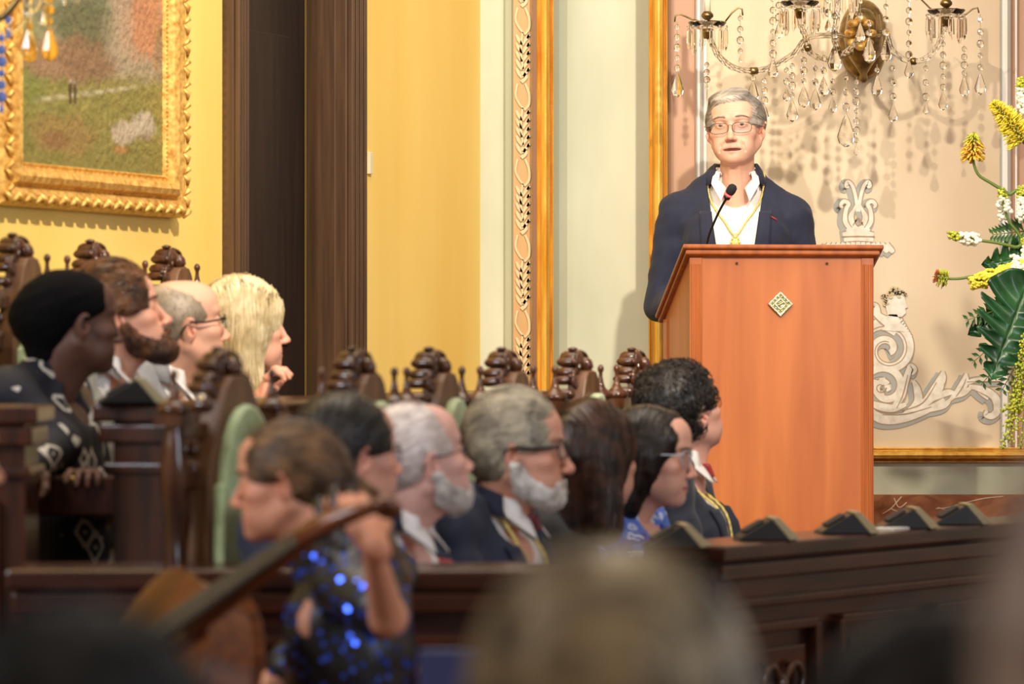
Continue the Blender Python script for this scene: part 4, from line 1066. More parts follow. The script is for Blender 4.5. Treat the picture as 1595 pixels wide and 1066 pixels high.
M['skin'] = attr_mat('skin', .58, bump=.12, bscale=500, Subsurface_Weight=.12, Subsurface_Scale=.008)
def cloth(name, c, rough=.85, sheen=.15, v=.12):
    m = noise_col(mat(name, rough=rough, Sheen_Weight=sheen), tuple(x*(1-v) for x in c[:3])+(1,), tuple(min(1, x*(1+v)) for x in c[:3])+(1,), (1, 1, 1), 350, 3, .3, .7, bump=.15, bscale=900, bdist=.0005); return m

SIT = dict(ly=-.045, ct=.034, tz=.0, sh_r=(.185, -.06, .53), sh_l=(-.185, -.06, .53), el_r=(.235, .03, .19), el_l=(-.235, .03, .19), wr_r=(.13, .24, .13), wr_l=(-.13, .24, .13),
           hp_r=(.09, .03, .0), hp_l=(-.09, .03, .0), kn_r=(.12, .37, .02), kn_l=(-.12, .37, .02), an_r=(.12, .35, -.39), an_l=(-.12, .35, -.39))
def person(p):
    """builds one figure; p holds pose (body frame: hips at the origin, +y forward), looks and clothes"""
    P = dict(SIT); P.update(p.get('pose', {})); w_ = P.get('w', 1)
    root = empty('person', p.get('loc', (0, 0, 0)), R(p['yaw'])); tag(root, p['label'], 'person')
    if 'at' in p:                                      # place by the head: pixel, distance, floor height
        hx_, hy_, hY, fl = p['at']; hw = W(hx_, hy_, hY); c_, s_ = math.cos(R(p['yaw'])), math.sin(R(p['yaw'])); fy = p.get('fy', .035)
        P.setdefault('hz', .5); P['head'] = (0, fy, hw.z-fl-P['hz']); root.location = (hw.x+s_*fy, hw.y-c_*fy, fl)
        dz = P['head'][2]-.69
        if abs(dz) > .01:
            for k_ in ('sh_r', 'sh_l'): P[k_] = tuple(P[k_][:2])+(P[k_][2]+dz*.9,)
        for k_, q_ in p.get('world', {}).items():
            v = W(*q_)-Vector(root.location); P[k_] = (v.x*c_+v.y*s_, -v.x*s_+v.y*c_, v.z-P['hz'])
    res = p.get('res', 1.0); hz = P.get('hz', .50)     # hip height above the floor
    B = Matrix.Translation((0, 0, hz))                 # body frame inside the root
    Hc = Vector(P['head']); hy, hp_, hr = P.get('hrot', (0, 0, 0)); hy = p['hyaw']-p['yaw'] if 'hyaw' in p else hy; hs = p.get('hs', 1.0); hx = p.get('hx', 1.05)*hs; P['nk'] = Hc.z-.115*hs; P['ctop'] = P['nk']+P.get('ct', -.008)
    zb_, yb_, yl_ = Hc.z-.062, Hc.y-.028, P['ly']-.012; P['cy'] = yb_+(yl_-yb_)*min(1, max(0, (zb_-P['ctop']+.02)/(zb_-.49)))
    Mh = B@Matrix.Translation(Hc)@Euler((R(hp_), R(hr), 0)).to_matrix().to_4x4() if False else B@Matrix.Translation(Hc)@Matrix.Rotation(R(hy), 4, 'Z')@Matrix.Rotation(R(hp_), 4, 'X')@Matrix.Rotation(R(hr), 4, 'Y')@Matrix.Diagonal((hx, hs, hs, 1))
    # body: fine head and neck, coarser trunk and limbs, one mesh
    s = Sdf(); s.F = Mh; head_ops(s, p)
    nb = Mh@Vector((0, -.028, -.062)); nl = B@Vector((0, P['ly']-.012, .49)); s.F = Matrix.Identity(4)
    nr = P.get('neck', .054)
    s.cap(nb, nl, nr, nr+.006, .025); s.cap(Mh@Vector((0, .02, -.075)), B@Vector((0, P['ly']+.03, .47)), nr*.55, .03, .03)
    if p.get('folds'):
        for e in (-1, 1): s.cap(Mh@Vector((e*.012, .045, -.098)), B@Vector((e*.014, P['ly']+.05, .485)), .0045, .005, .012)
    if p.get('wrinkle'):
        s.F = Mh
        for z in (.052, .060, .069): s.cap((-.032, .0945-.25*(z-.05), z-.002), (0, .101-.25*(z-.05), z+.001), .0018, .0022, .004, 's'); s.cap((.032, .0945-.25*(z-.05), z-.002), (0, .101-.25*(z-.05), z+.001), .0018, .0022, .004, 's')
        for e in (-1, 1): s.cap((e*.017, .098, -.034), (e*.033, .082, -.062), .002, .0016, .006, 's')
        s.F = Matrix.Identity(4)
    V1, Q1 = s.mesh(.0027*res); C1 = skin_cols(np_frame(Mh.inverted(), V1), p)
    s2 = Sdf(); s2.F = B; trunk_ops(s2, -.012, P, True); leg_ops(s2, -.01, P, True)
    for e in (-1, 1): arm_ops(s2, -.008, P, e, cuff=False)
    s2.cap((0, P['ly']-.012, .44), (0, P['ly']-.012, .50), .055, .05, .03)
    V2, Q2 = s2.mesh(.011); parts = [(V1, Q1, C1), (V2, Q2, np.ones((len(V2), 3))*L3(*p['skin']))]
    for e, hk in ((1, 'hand_r'), (-1, 'hand_l')):
        wr, el = Vector(P['wr_r' if e > 0 else 'wr_l']), Vector(P['el_r' if e > 0 else 'el_l'])
        hd = P.get(hk, {}); d = Vector(hd['dir']) if 'dir' in hd else (wr-el); q = d.to_track_quat('Y', 'Z').to_matrix().to_4x4()
        s3 = Sdf(); s3.F = B@Matrix.Translation(wr)@q@Matrix.Rotation(R(hd.get('roll', 0)), 4, 'Y'); hand_ops(s3, -e, hd.get('curl', .6))
        V3, Q3 = s3.mesh(.0032 if hd.get('fine') else .005); parts.append((V3, Q3, np.ones((len(V3), 3))*L3(*p['skin'])*(1+.05*nz(V3, 90, 3))[:, None]*np.array([1, .93, .9])))
    Vb = np.concatenate([a[0] for a in parts]); off = np.cumsum([0]+[len(a[0]) for a in parts[:-1]]); Qb = np.concatenate([a[1]+o_ for a, o_ in zip(parts, off)]); Cb = np.concatenate([a[2] for a in parts])
    body = new_obj('body', to_mesh('body', Vb, Qb, np.clip(Cb, 0, 1)), M['skin'], root)
    if p.get('eyes', True):
        for i, c in enumerate(EYEC): eye_obj(body, Mh, c, p.get('iris', (80, 60, 44)), p.get('look', (0, 0)))
    # brows
    bc = p.get('brow')
    if bc:
        T = bvh(V1, Q1); rs = np.random.RandomState(4); b = MB(); Mr = Mh.to_3x3(); mi = p.get('browz', 0)
        for e in (-1, 1):
            for k in range(110):
                t = rs.rand(); x = e*(.012+.036*t); z = .0265+mi+.006*math.sin(t*2.6)-.004*t+rs.normal()*.0016*(1.2-t)
                h = T.ray_cast(Mh@Vector((x, .2, z)), Mr@Vector((0, -1, 0)), 1)
                if h[0] is None: continue
                q = h[0]; d = Mr@Vector((e*1, -.15, .35-.5*t)); b.tube([q, q+(d*.0035+h[1]*.0015), q+(d*.007+h[1]*.001)], [.0006, .0005, .0002], 3)
        b.build('eyebrows', mat('brow_hair', rgb(*bc), .6), body)
    # hair
    h = p.get('hair')
    if h:
        hsd = hair_sdf(h, h.get('t', .012), Mh)
        if h.get('extra'): hsd.F = Mh; h['extra'](hsd)
        Vh, Qh = hsd.mesh(.0036*res)
        hm = hair_mat('hair', rgb(*h['c1']), rgb(*h['c2']), h.get('gloss', .42))
        ho = new_obj('hair', to_mesh('hair', Vh, Qh), hm, body)
        if h.get('n', 1200):
            Vs, Qs = strands(Vh, Qh, Mh, h, h.get('n', 1200), h.get('sl', .05), h.get('sr', .0009), h.get('seed', 1), h.get('lift', .002))
            sm_ = hair_mat('hair_strands', rgb(*h.get('c3', h['c1'])), rgb(*h.get('c4', h['c2'])), h.get('gloss', .42))
            new_obj('hair_strands', to_mesh('hair_strands', Vs, Qs), sm_, ho)
    if p.get('wrap'):
        sw = Sdf(); sw.F = Mh; sw.ell((0, -.022, .052), (.088, .108, .082)); sw.ell((0, -.09, .02), (.075, .075, .075), .03); sw.cap((0, -.08, -.03), (0, -.085, -.06), .05, .04, .03)
        sw.ell((0, .13, -.06), (.12, .11, .10), .01, 's'); sw.disp(.004, 35, 3, (.5, 1, 1.6)); V, Q = sw.mesh(.005)
        new_obj('headwrap', to_mesh('headwrap', V, Q), p['wrap'], body)
    # beard
    bd = p.get('beard')
    if bd:
        t = bd.get('t', .008); rg = Sdf(); rg.F = Mh
        for e in (-1, 1):
            rg.cap((e*.076, .004, -.028), (e*.064, .02, -.075), .016, .024, .01); rg.cap((e*.064, .02, -.075), (e*.02, .08, -.105), .026, .03, .01)
            rg.cap((e*.002, .105, -.0585), (e*.03, .088, -.070), .0065, .008, .004); rg.cap((e*.032, .085, -.07), (e*.03, .085, -.1), .010, .02, .006)
        rg.ell((0, .08, -.105), (.036, .045, .028), .008); rg.ell((0, .104, -.0705), (.0215, .022, .0048), .003, 's')
        sb = Sdf(); sb.F = Mh; head_ops(sb, p); 
        if bd.get('long'): sb.ell((0, .064, -.11), (.038, .036, .03), .03)
        sb.off(t*hs); sb.isdf(rg)
        sb.disp(.0028, 120, 8); Vh, Qh = sb.mesh(.0034*res)
        bo = new_obj('beard', to_mesh('beard', Vh, Qh), hair_mat('beard', rgb(*bd['c1']), rgb(*bd['c2']), .7), body)
        Vs, Qs = strands(Vh, Qh, Mh, dict(flow='down'), 1300, .016, .0007, 3, .0022); new_obj('beard_strands', to_mesh('beard_strands', Vs, Qs), hair_mat('beard_strand', rgb(*bd['c1']), rgb(*bd['c2']), .6), bo)
    if p.get('glasses'): glasses(body, Mh, **p['glasses'])
    # clothes
    cl = p['clothes']; out = None
    if 'shirt' in cl:
        ss = Sdf(); ss.F = B; trunk_ops(ss, -.004 if cl.get('jacket') else .002, P, True); ss.disp(.0025, 28, 4)
        ss.cap(B@Vector((0, P['ly']-.012, .46))-B.to_translation(), (0, P['cy'], P['nk']-.05), .066, .06, .03)
        if not cl.get('jacket'):
            for e in (-1, 1):
                if cl.get('short'): ss.cap(P['sh_r' if e > 0 else 'sh_l'], Vector(P['sh_r' if e > 0 else 'sh_l']).lerp(Vector(P['el_r' if e > 0 else 'el_l']), .8), .055, .05, .03)
                else: arm_ops(ss, .010, P, e)
            ss.disp(.006, 16, 9)
        ss.cap((0, P['cy']+.04, P['nk']-.1), (0, P['cy']+.13, P['nk']+.02), .045, .09, .008, 's')
        V, Q = ss.mesh(.006*res if cl.get('jacket') else .0065*res)
        so = new_obj('shirt', to_mesh('shirt', V, Q, cl['pattern'](V-np.array((0, 0, hz))) if cl.get('pattern') else None), cl['shirt'], body); Ts = bvh(V, Q); out = so
        if cl.get('collar', True): collar(so, dict(P, ly=P['ly']), hz+P['ctop'], cl.get('collar_m', cl['shirt']), r=nr+.008, spread=cl.get('spread', 60), wing=cl.get('wing', .05))
        if cl.get('collar', True):
            nk, a_ = hz+P['ctop']+.008, P['cy']+.014
            for e in (-1, 1):
                if cl.get('open'): cs_ = ((e*.030, a_+.060, nk-.075), (e*.072, a_+.012, nk-.022), (e*.079, a_+.052, nk-.060), (e*.046, a_+.100, nk-.120))
                else: cs_ = ((e*.006, a_+.062, nk-.062), (e*.070, a_+.008, nk-.024), (e*.078, a_+.04, nk-.06), (e*.040, a_+.098, nk-.112))
                flap('collar_wing', cs_, cl.get('collar_m', cl['shirt']), so)
        if cl.get('tie'):
            b = MB(); nk, a_ = hz+P['ctop']+.008, P['cy']+.012; b.add([(-.018, a_+.085, nk-.058), (.018, a_+.085, nk-.058), (.011, a_+.1, nk-.095), (-.011, a_+.1, nk-.095), (-.014, a_+.06, nk-.058), (.014, a_+.06, nk-.058), (.009, a_+.075, nk-.095), (-.009, a_+.075, nk-.095)],
                  [(0, 1, 2, 3), (4, 7, 6, 5), (0, 4, 5, 1), (1, 5, 6, 2), (2, 6, 7, 3), (3, 7, 4, 0)]); b.build('tie_knot', cl['tie'], so, bevel=.006)
            drape('tie', [(hz+.475, -.013, .013), (hz+.455, -.010, .010), (hz+.43, -.016, .016), (hz+.3, -.026, .026), (hz+.15, -.034, .034), (hz+.1, -.005, .005)], Ts, cl['tie'], so, .002, .007)
    if 'jacket' in cl:
        z0 = cl.get('v', .14); sl = cl.get('slope', .26)
        js = Sdf(); js.F = B; trunk_ops(js, .015, P, True)
        js.cap((0, P['ly']-.03, .46), (0, P['cy']-.012, P['ctop']-.03), .078, .072, .03)
        for e in (-1, 1): arm_ops(js, .014, P, e)
        if P.get('tail'): js.cap((-.06, -.02, -.12), (.06, -.02, -.12), .14, .14, .06)
        js.disp(.009, 15, 9, (1, 1, .7)); js.disp(.0055, 34, 10, (.7, .7, 1.4))
        js.cap((0, (P['ly']+P['cy'])/2, P['nk']-.1), (0, P['cy']+.02, P['nk']+.07), .062, .08, .006, 's')
        js.wedge(z0, sl, P['ly']+.02, .004)
        V, Q = js.mesh(.006*res); jo = new_obj('jacket', to_mesh('jacket', V, Q), cl['jacket'], body); Tj = bvh(V, Q); out = jo
        lw = cl.get('lapel', .075); zz0, zt_ = hz+z0, hz+.47
        rows = []; ed = lambda z: (z-zz0)*sl
        for k, (t, wd) in enumerate(((0, .004), (.15, .03), (.4, lw*.8), (.66, lw*1.05), (.68, lw*.72), (.85, lw*.62), (.98, lw*.5))):
            z = zz0+(zt_-zz0)*t; rows.append((z, ed(z)-.002, ed(z)+wd))
        for mi in (False, True):
            drape('lapel', rows, Tj, cl.get('lapel_m', cl['jacket']), jo, .004, .006, mirror=mi, sub=4)
        # jacket collar round the back of the neck
        n = 20; vs = []
        for i in range(n+1):
            a = R(150)+R(240)*i/n; 
            for rr, dz in ((.068, .0), (.073, .008), (.084, -.01), (.098, -.042)):
                vs.append((math.cos(a)*rr, P['cy']+math.sin(a)*rr*1.05, hz+P['ctop']+.008+dz-.016*max(0, math.sin(a)+.2)*2))
        me = bpy.data.meshes.new('jacket_collar'); me.from_pydata(vs, [], [(i*4+k, (i+1)*4+k, (i+1)*4+k+1, i*4+k+1) for i in range(n) for k in range(3)])
        jc = new_obj('jacket_collar', me, cl['jacket'], jo, True); sd = jc.modifiers.new('s', 'SOLIDIFY'); sd.thickness = .004
        root['_T'] = 0; p['_Tj'] = Tj
    if p.get('lanyard'):
        ly_ = p['lanyard']; T = p.get('_Tj') if ly_.get('over') and not ly_.get('medal') else Ts
        a = P['ly']; x = ly_.get('x', .09)
        path = [(0, P['cy']-.105, hz+P['ctop']-.03), (-x*.75, P['cy']-.085, hz+P['ctop']-.02), (-x*1.04, P['cy']-.01, hz+P['ctop']-.012), (-x*1.0, hz+P['nk']-.085), (-x*.78, hz+ly_.get('z', .2)+(P['nk']-.09-ly_.get('z', .2))*.66), (-x*.40, hz+ly_.get('z', .2)+(P['nk']-.09-ly_.get('z', .2))*.33), (0, hz+ly_.get('z', .2))]
        path2 = [(-q[0],)+tuple(q[1:]) for q in path[::-1]]
        lo_ = lanyard('lanyard', path+path2[1:], T, ly_['m'], body, ly_.get('r', .003), .010, ly_.get('twist', True))
        if ly_.get('medal'):
            h = T.ray_cast(Vector((0, 1, hz+ly_['z'])), Vector((0, -1, 0))); c = h[0]+Vector((0, .012, 0))
            b = MB(); b.ball(c+Vector((0, 0, -.004)), (.008, .005, .010)); b.ball(c+Vector((0, 0, -.024)), (.014, .004, .016)); 
            for k in range(8): b.ball(c+Vector((.014*math.cos(k*.785), .002, -.024+.016*math.sin(k*.785))), .0042, 6, 4)
            b.build('medallion', ly_['m'], lo_, True)
    ls = Sdf(); ls.F = B; leg_ops(ls, .008, P, True); ls.ell((0, 0, .02), (.165*w_+.004, .13, .11), .05); ls.disp(.005, 15, 6)
    V, Q = ls.mesh(.012); new_obj('trousers', to_mesh('trousers', V, Q), cl.get('trousers', M['trousers']), body)
    for e, kk in ((1, 'an_r'), (-1, 'an_l')):
        a = Vector(P[kk])+Vector((0, 0, hz)); b = MB(); b.ball((a.x, a.y+.07, .045), (.045, .14, .045), 12, 8); b.build('shoe', M['shoe'], body, True)
    return root, body, Mh, B, P
M['trousers'] = cloth('charcoal_trousers', rgb(34, 36, 44)); M['shoe'] = mat('black_shoe_leather', rgb(20, 18, 17), .3)
M['navy'] = cloth('navy_wool', rgb(30, 35, 56), sheen=.06); M['navyd'] = cloth('dark_navy_wool', rgb(26, 30, 46)); M['white'] = cloth('white_cotton', rgb(232, 226, 222), .7, .1, .03)
M['goldcord'] = noise_col(mat('gold_cord', rough=.4, metal=.3), rgb(206, 178, 84), rgb(244, 226, 140), ns=300)

# ------------------------------------------------------------------ the speaker
def hair_speaker(s):
    s.ell((.01, .04, .108), (.055, .05, .02), .03, 'u', (-14, 8, 0))
p_sp = dict(loc=W(1146, 548, 12.62), yaw=176, label='grey-haired man in navy blazer and open white shirt speaking behind the lectern', skin=(222, 172, 146), lips=(196, 128, 116),
    mouth=.006, mw=1.3, nose=1.02, jaw=1.0, iris=(70, 60, 52), look=(6, 2), brow=(142, 124, 106), browz=.006, wrinkle=True, folds=True, eye=.0062, hs=1.0, hx=1.14,
    hair=dict(kind='short', t=.009, top=.004, line=.058, fw2=.060, c1=(150, 140, 128), c2=(192, 180, 166), c3=(164, 154, 142), c4=(216, 206, 194), flow='side', crown=(.03, 0, .1), n=3200, sl=.05, sr=.0008, extra=hair_speaker, burn=-.005),
    glasses=dict(m=None, w_=.0275, h=.0175, rad=.0009, z=-.003, round_=2.8, y=.106),
    pose=dict(hz=.905, head=(0, .045, .728), hrot=(-9, 4, 3), ly=.0, sh_r=(.192, -.015, .462), sh_l=(-.192, -.015, .445), el_r=(.245, -.05, .155), el_l=(-.25, -.05, .155), wr_r=(.13, .19, .175), wr_l=(-.13, .19, .175), w=1.02, neck=.054, ct=-.008, tz=-.045,
              hp_r=(.09, 0, -.02), hp_l=(-.09, 0, -.02), kn_r=(.1, .02, -.43), kn_l=(-.1, .02, -.43), an_r=(.1, 0, -.83), an_l=(-.1, 0, -.83), tail=1),
    clothes=dict(shirt=M['white'], jacket=M['navy'], v=-.05, slope=.155, lapel=.07, spread=95, wing=.0, open=True),
    lanyard=dict(m=M['goldcord'], z=.385, x=.088, r=.0032, medal=True, over=True))
p_sp['loc'].z = .49
M['wire'] = mat('dark_metal_wire', rgb(40, 38, 40), .35, .7); M['blackf'] = mat('black_acetate', rgb(16, 15, 15), .25); M['clearf'] = mat('pale_grey_acetate', rgb(170, 176, 184), .2)
p_sp['glasses']['m'] = M['wire']
_r, _b, *_ = person(p_sp)
h0 = p_sp['_Tj'].ray_cast(Vector((-.125, 1, 1.345)), Vector((0, -1, 0)))[0]
if h0 is not None:
    b = MB(); b.tube([h0+Vector((.010, .008, .006)), h0+Vector((-.010, .010, -.006))], .0022, 6); b.build('buttonhole_thread', mat('red_thread', rgb(176, 40, 50), .6), _b, True)
M['greyj'] = cloth('light_grey_wool', rgb(168, 164, 152)); M['greyv'] = cloth('mid_grey_wool', rgb(132, 132, 136)); M['blackt'] = cloth('black_knit', rgb(22, 20, 22)); M['beigej'] = cloth('beige_wool', rgb(206, 184, 138))
M['lav'] = cloth('lavender_cotton', rgb(150, 152, 186), v=.05); M['tie'] = noise_col(mat('burgundy_tie_silk', rough=.5), rgb(60, 16, 26), rgb(112, 26, 36), ns=60); M['tier'] = mat('red_tie_silk', rgb(150, 34, 44), .45)
M['redrib'] = mat('red_ribbon', rgb(176, 52, 48), .6); M['jeans'] = cloth('dark_denim', rgb(38, 44, 70))
def pattern_mat(name, base, c2, scale, w0, w1, c3=None, zig=True):
    m = mat(name, base, .75); n, l, b = nodes(m); tc = n.new('ShaderNodeTexCoord'); v = n.new('ShaderNodeTexVoronoi'); v.inputs['Scale'].default_value = scale
    v.distance = 'MANHATTAN'; l.new(tc.outputs['Object'], v.inputs['Vector']); r = n.new('ShaderNodeValToRGB'); r.color_ramp.interpolation = 'CONSTANT'
    e = r.color_ramp.elements; e[0].position = 0; e[0].color = c2; e[1].position = w0*.35; e[1].color = base
    for pos, c in ((w0, c2), (w1, base)): x = e.new(pos); x.color = c
    l.new(v.outputs['Distance'], r.inputs[0]); out = r.outputs[0]
    if c3:
        t = n.new('ShaderNodeTexNoise'); t.inputs['Scale'].default_value = scale*.35; t.inputs['Detail'].default_value = 3; l.new(tc.outputs['Object'], t.inputs['Vector'])
        r2 = n.new('ShaderNodeValToRGB'); r2.color_ramp.interpolation = 'CONSTANT'; r2.color_ramp.elements[0].color = (0, 0, 0, 1); r2.color_ramp.elements[1].position = .56; r2.color_ramp.elements[1].color = (1, 1, 1, 1)
        mx = n.new('ShaderNodeMix'); mx.data_type = 'RGBA'; l.new(t.outputs[0], r2.inputs[0]); l.new(r2.outputs[0], mx.inputs[0]); l.new(out, mx.inputs[6]); mx.inputs[7].default_value = c3; out = mx.outputs[2]
    l.new(out, b.inputs['Base Color']); return m
M['blouse'] = pattern_mat('blue_white_print', rgb(84, 118, 206), rgb(226, 228, 240), 34, .34, .62, rgb(44, 56, 148)); M['print'] = pattern_mat('black_cream_print', rgb(24, 24, 34), rgb(206, 198, 184), 13, .38, .56, rgb(120, 98, 72))
GR = dict(c1=(116, 100, 80), c2=(186, 166, 136))
def sweep(s):
    for e in (-1, 1): s.cap((e*.006, .048, .098), (e*.056, .052, .05), .013, .013, .02); s.cap((e*.056, .052, .05), (e*.076, .014, -.03), .013, .012, .02)
# front row, left to right
person(dict(label='dark-haired man with thin glasses seated behind the musician, face turned to the speaker', at=(543, 713, 7.82, 0), yaw=-112, hyaw=-62, skin=(206, 148, 126), eyes=False, pose=dict(hrot=(0, 4, 0)), res=1.3,
    hair=dict(kind='short', t=.013, c1=(30, 25, 22), c2=(54, 46, 40), flow='side', n=1500, sr=.0011, line=.07), glasses=dict(m=M['wire'], rad=.0012), clothes=dict(shirt=M['white'], jacket=M['navy'])))
person(dict(label='white-haired balding man with short white beard and a red ribbon round his neck', at=(650, 722, 8.22, 0), yaw=-108, hyaw=-64, skin=(214, 164, 150), res=1.2, hs=1.06, pose=dict(hrot=(0, 14, 0)),
    hair=dict(kind='short', t=.006, c1=(186, 168, 160), c2=(224, 212, 206), line=.085, flow='back', n=900, sl=.03, sr=.0009, fw2=.07), beard=dict(c1=(190, 180, 172), c2=(228, 222, 216), t=.005),
    glasses=dict(m=M['wire'], rad=.0010), lanyard=dict(m=M['redrib'], z=.12, r=.010, twist=False, over=True), clothes=dict(shirt=M['white'], jacket=M['navy'], v=.10)))
person(dict(label='grey-haired man with white beard, heavy black glasses and dark red tie', at=(808, 708, 8.72, 0), yaw=-112, hyaw=-97, skin=(208, 150, 126), hs=1.05, hx=1.08, brow=(130, 120, 108), pose=dict(hrot=(0, 2, 0)), iris=(60, 50, 44), nose=1.2,
    hair=dict(kind='short', t=.012, top=.016, c1=(138, 128, 112), c2=(192, 180, 156), c3=(150, 138, 120), c4=(216, 204, 178), flow='back', n=3000, sl=.045, sr=.001, line=.068, fw2=.056), beard=dict(c1=(196, 186, 176), c2=(240, 236, 230), t=.006),
    glasses=dict(m=M['blackf'], w_=.027, h=.019, rad=.0018, tempr=.0042, y=.106, z=.006), lanyard=dict(m=M['goldcord'], z=.10, r=.0042, over=False, x=.06), clothes=dict(shirt=M['white'], jacket=M['navy'], tie=M['tie'], v=.06, slope=.2)))
person(dict(label='woman with dark brown shoulder-length hair in black seen from behind, facing the lectern', at=(926, 716, 9.25, 0), yaw=-108, hyaw=-50, skin=(208, 150, 126), eyes=False, hs=1.02, pose=dict(w=.9, sh_r=(.17, -.05, .5), sh_l=(-.17, -.05, .5)),
    hair=dict(kind='bob', t=.017, top=.006, len=.15, spread=.085, c1=(34, 21, 16), c2=(70, 42, 30), c3=(40, 25, 18), c4=(92, 56, 38), flow='down', n=2600, sl=.09, sr=.0011, lift=.003, gloss=.35), clothes=dict(shirt=M['blackt'], collar=False)))
person(dict(label='woman with sleek dark hair, pale-framed glasses and blue and white printed blouse', at=(1014, 713, 9.38, 0), yaw=-112, hyaw=-103, skin=(216, 160, 138), lips=(180, 88, 88), hx=1.0, hs=.99, brow=(50, 36, 30), iris=(50, 36, 28), eye=.0056, look=(8, -6), jaw=.92, nose=.95, fat=.003,
    pose=dict(w=.95, sh_r=(.185, -.05, .515), sh_l=(-.185, -.05, .515), el_r=(.26, .02, .22), hrot=(0, -4, 0), neck=.044),
    hair=dict(kind='long', t=.009, len=.12, spread=.062, c1=(26, 20, 18), c2=(46, 34, 30), c3=(26, 20, 18), c4=(64, 50, 44), flow='down', n=2600, sl=.08, sr=.0009, lift=.001, gloss=.28, line=.030, fw2=.058, extra=sweep), glasses=dict(m=M['clearf'], w_=.027, h=.021, rad=.0013, tempr=.002, round_=2.3),
    clothes=dict(shirt=M['blouse'], collar=False)))
person(dict(label='man with dark curly hair, dark suit and red tie looking up at the speaker', at=(1064, 646, 10.28, 0), yaw=-100, hyaw=-52, fy=-.04, skin=(214, 158, 140), eyes=False, hs=1.0, pose=dict(hz=.52, hrot=(0, 22, 0)), 
    hair=dict(kind='curly', t=.020, top=.008, c1=(20, 17, 16), c2=(40, 33, 30), c3=(24, 20, 18), c4=(58, 48, 44), flow='rand', wave=.6, n=3000, sl=.04, sr=.0013, lift=.006, rough=.007, rf=38, burn=-.01), glasses=dict(m=M['wire'], w_=.025, h=.021, rad=.001, round_=2.0),
    lanyard=dict(m=M['goldcord'], z=.12, r=.0035, over=False, x=.055), clothes=dict(shirt=M['white'], jacket=M['navyd'], tie=M['tier'], v=.04, slope=.2)))
wrapm = cloth('black_headwrap_cotton', rgb(6, 5, 7), sheen=0); nodes(wrapm)[2].inputs['Specular IOR Level'].default_value = .12
# raised back row, left to right
person(dict(label='woman in black headwrap and black and cream printed blouse at the left edge', at=(118, 506, 8.85, .28), yaw=-104, hyaw=-66, skin=(92, 58, 44), lips=(92, 44, 42), hs=.96, wrap=wrapm, eyes=False,
    world=dict(wr_r=(48, 728, 8.55), wr_l=(140, 752, 8.7), el_r=(90, 690, 8.7)), pose=dict(hz=.52, w=.95, hand_r=dict(curl=.8), hand_l=dict(curl=.7)), clothes=dict(shirt=M['print'], collar=False, trousers=M['jeans'])))
person(dict(label='bearded man with reddish-brown hair in light grey jacket looking up in profile', at=(188, 496, 9.35, .28), yaw=-100, hyaw=-84, skin=(216, 158, 132), brow=(90, 60, 40), iris=(90, 80, 60), pose=dict(hz=.52, hrot=(0, 15, 0)), nose=1.05,
    hair=dict(kind='short', t=.016, top=.012, c1=(62, 38, 22), c2=(116, 74, 42), c3=(70, 44, 26), c4=(140, 92, 52), flow='back', wave=.35, n=2600, sl=.045, sr=.0011, lift=.004, line=.074, rough=.004), beard=dict(c1=(48, 28, 16), c2=(104, 62, 34), t=.013, long=1),
    clothes=dict(shirt=M['white'], jacket=M['greyj'], v=.05, slope=.22, open=True, spread=90)))
person(dict(label='balding man with cropped grey hair, black glasses and grey waistcoat over white shirt', at=(284, 512, 9.82, .28), yaw=-104, hyaw=-68, skin=(214, 160, 134), eyes=False, pose=dict(hz=.52, hrot=(0, 8, 0)), hs=1.04,
    hair=dict(kind='balding', t=.0035, c1=(112, 96, 78), c2=(158, 142, 120), flow='down', n=900, sl=.014, sr=.0007, lift=.001, line=.075), glasses=dict(m=M['blackf'], rad=.0016, tempr=.0028, y=.106),
    clothes=dict(shirt=M['white'], jacket=M['greyv'], v=.05, slope=.2, open=True)))
p_bl = dict(label='woman with long straight blonde hair and beige jacket beside the dark doorway', at=(384, 512, 10.28, .28), yaw=-100, hyaw=-72, skin=(226, 166, 140), lips=(190, 84, 84), hx=.98, pose=dict(hz=.52, w=.85, sh_r=(.16, -.05, .5), sh_l=(-.16, -.05, .5), hrot=(0, 2, 0), neck=.044,
    hand_r=dict(dir=(-.1, .3, .9), curl=1.1, fine=1)), world=dict(wr_r=(400, 638, 10.0), el_r=(425, 700, 9.9)),
    hair=dict(kind='long', t=.020, top=.004, len=.22, spread=.075, fw=.03, c1=(216, 196, 152), c2=(232, 214, 174), c3=(206, 182, 134), c4=(246, 230, 190), flow='down', n=4200, sl=.13, sr=.0010, lift=.004, gloss=.4, fw2=.058),
    clothes=dict(shirt=M['beigej'], collar=False))
person(p_bl)

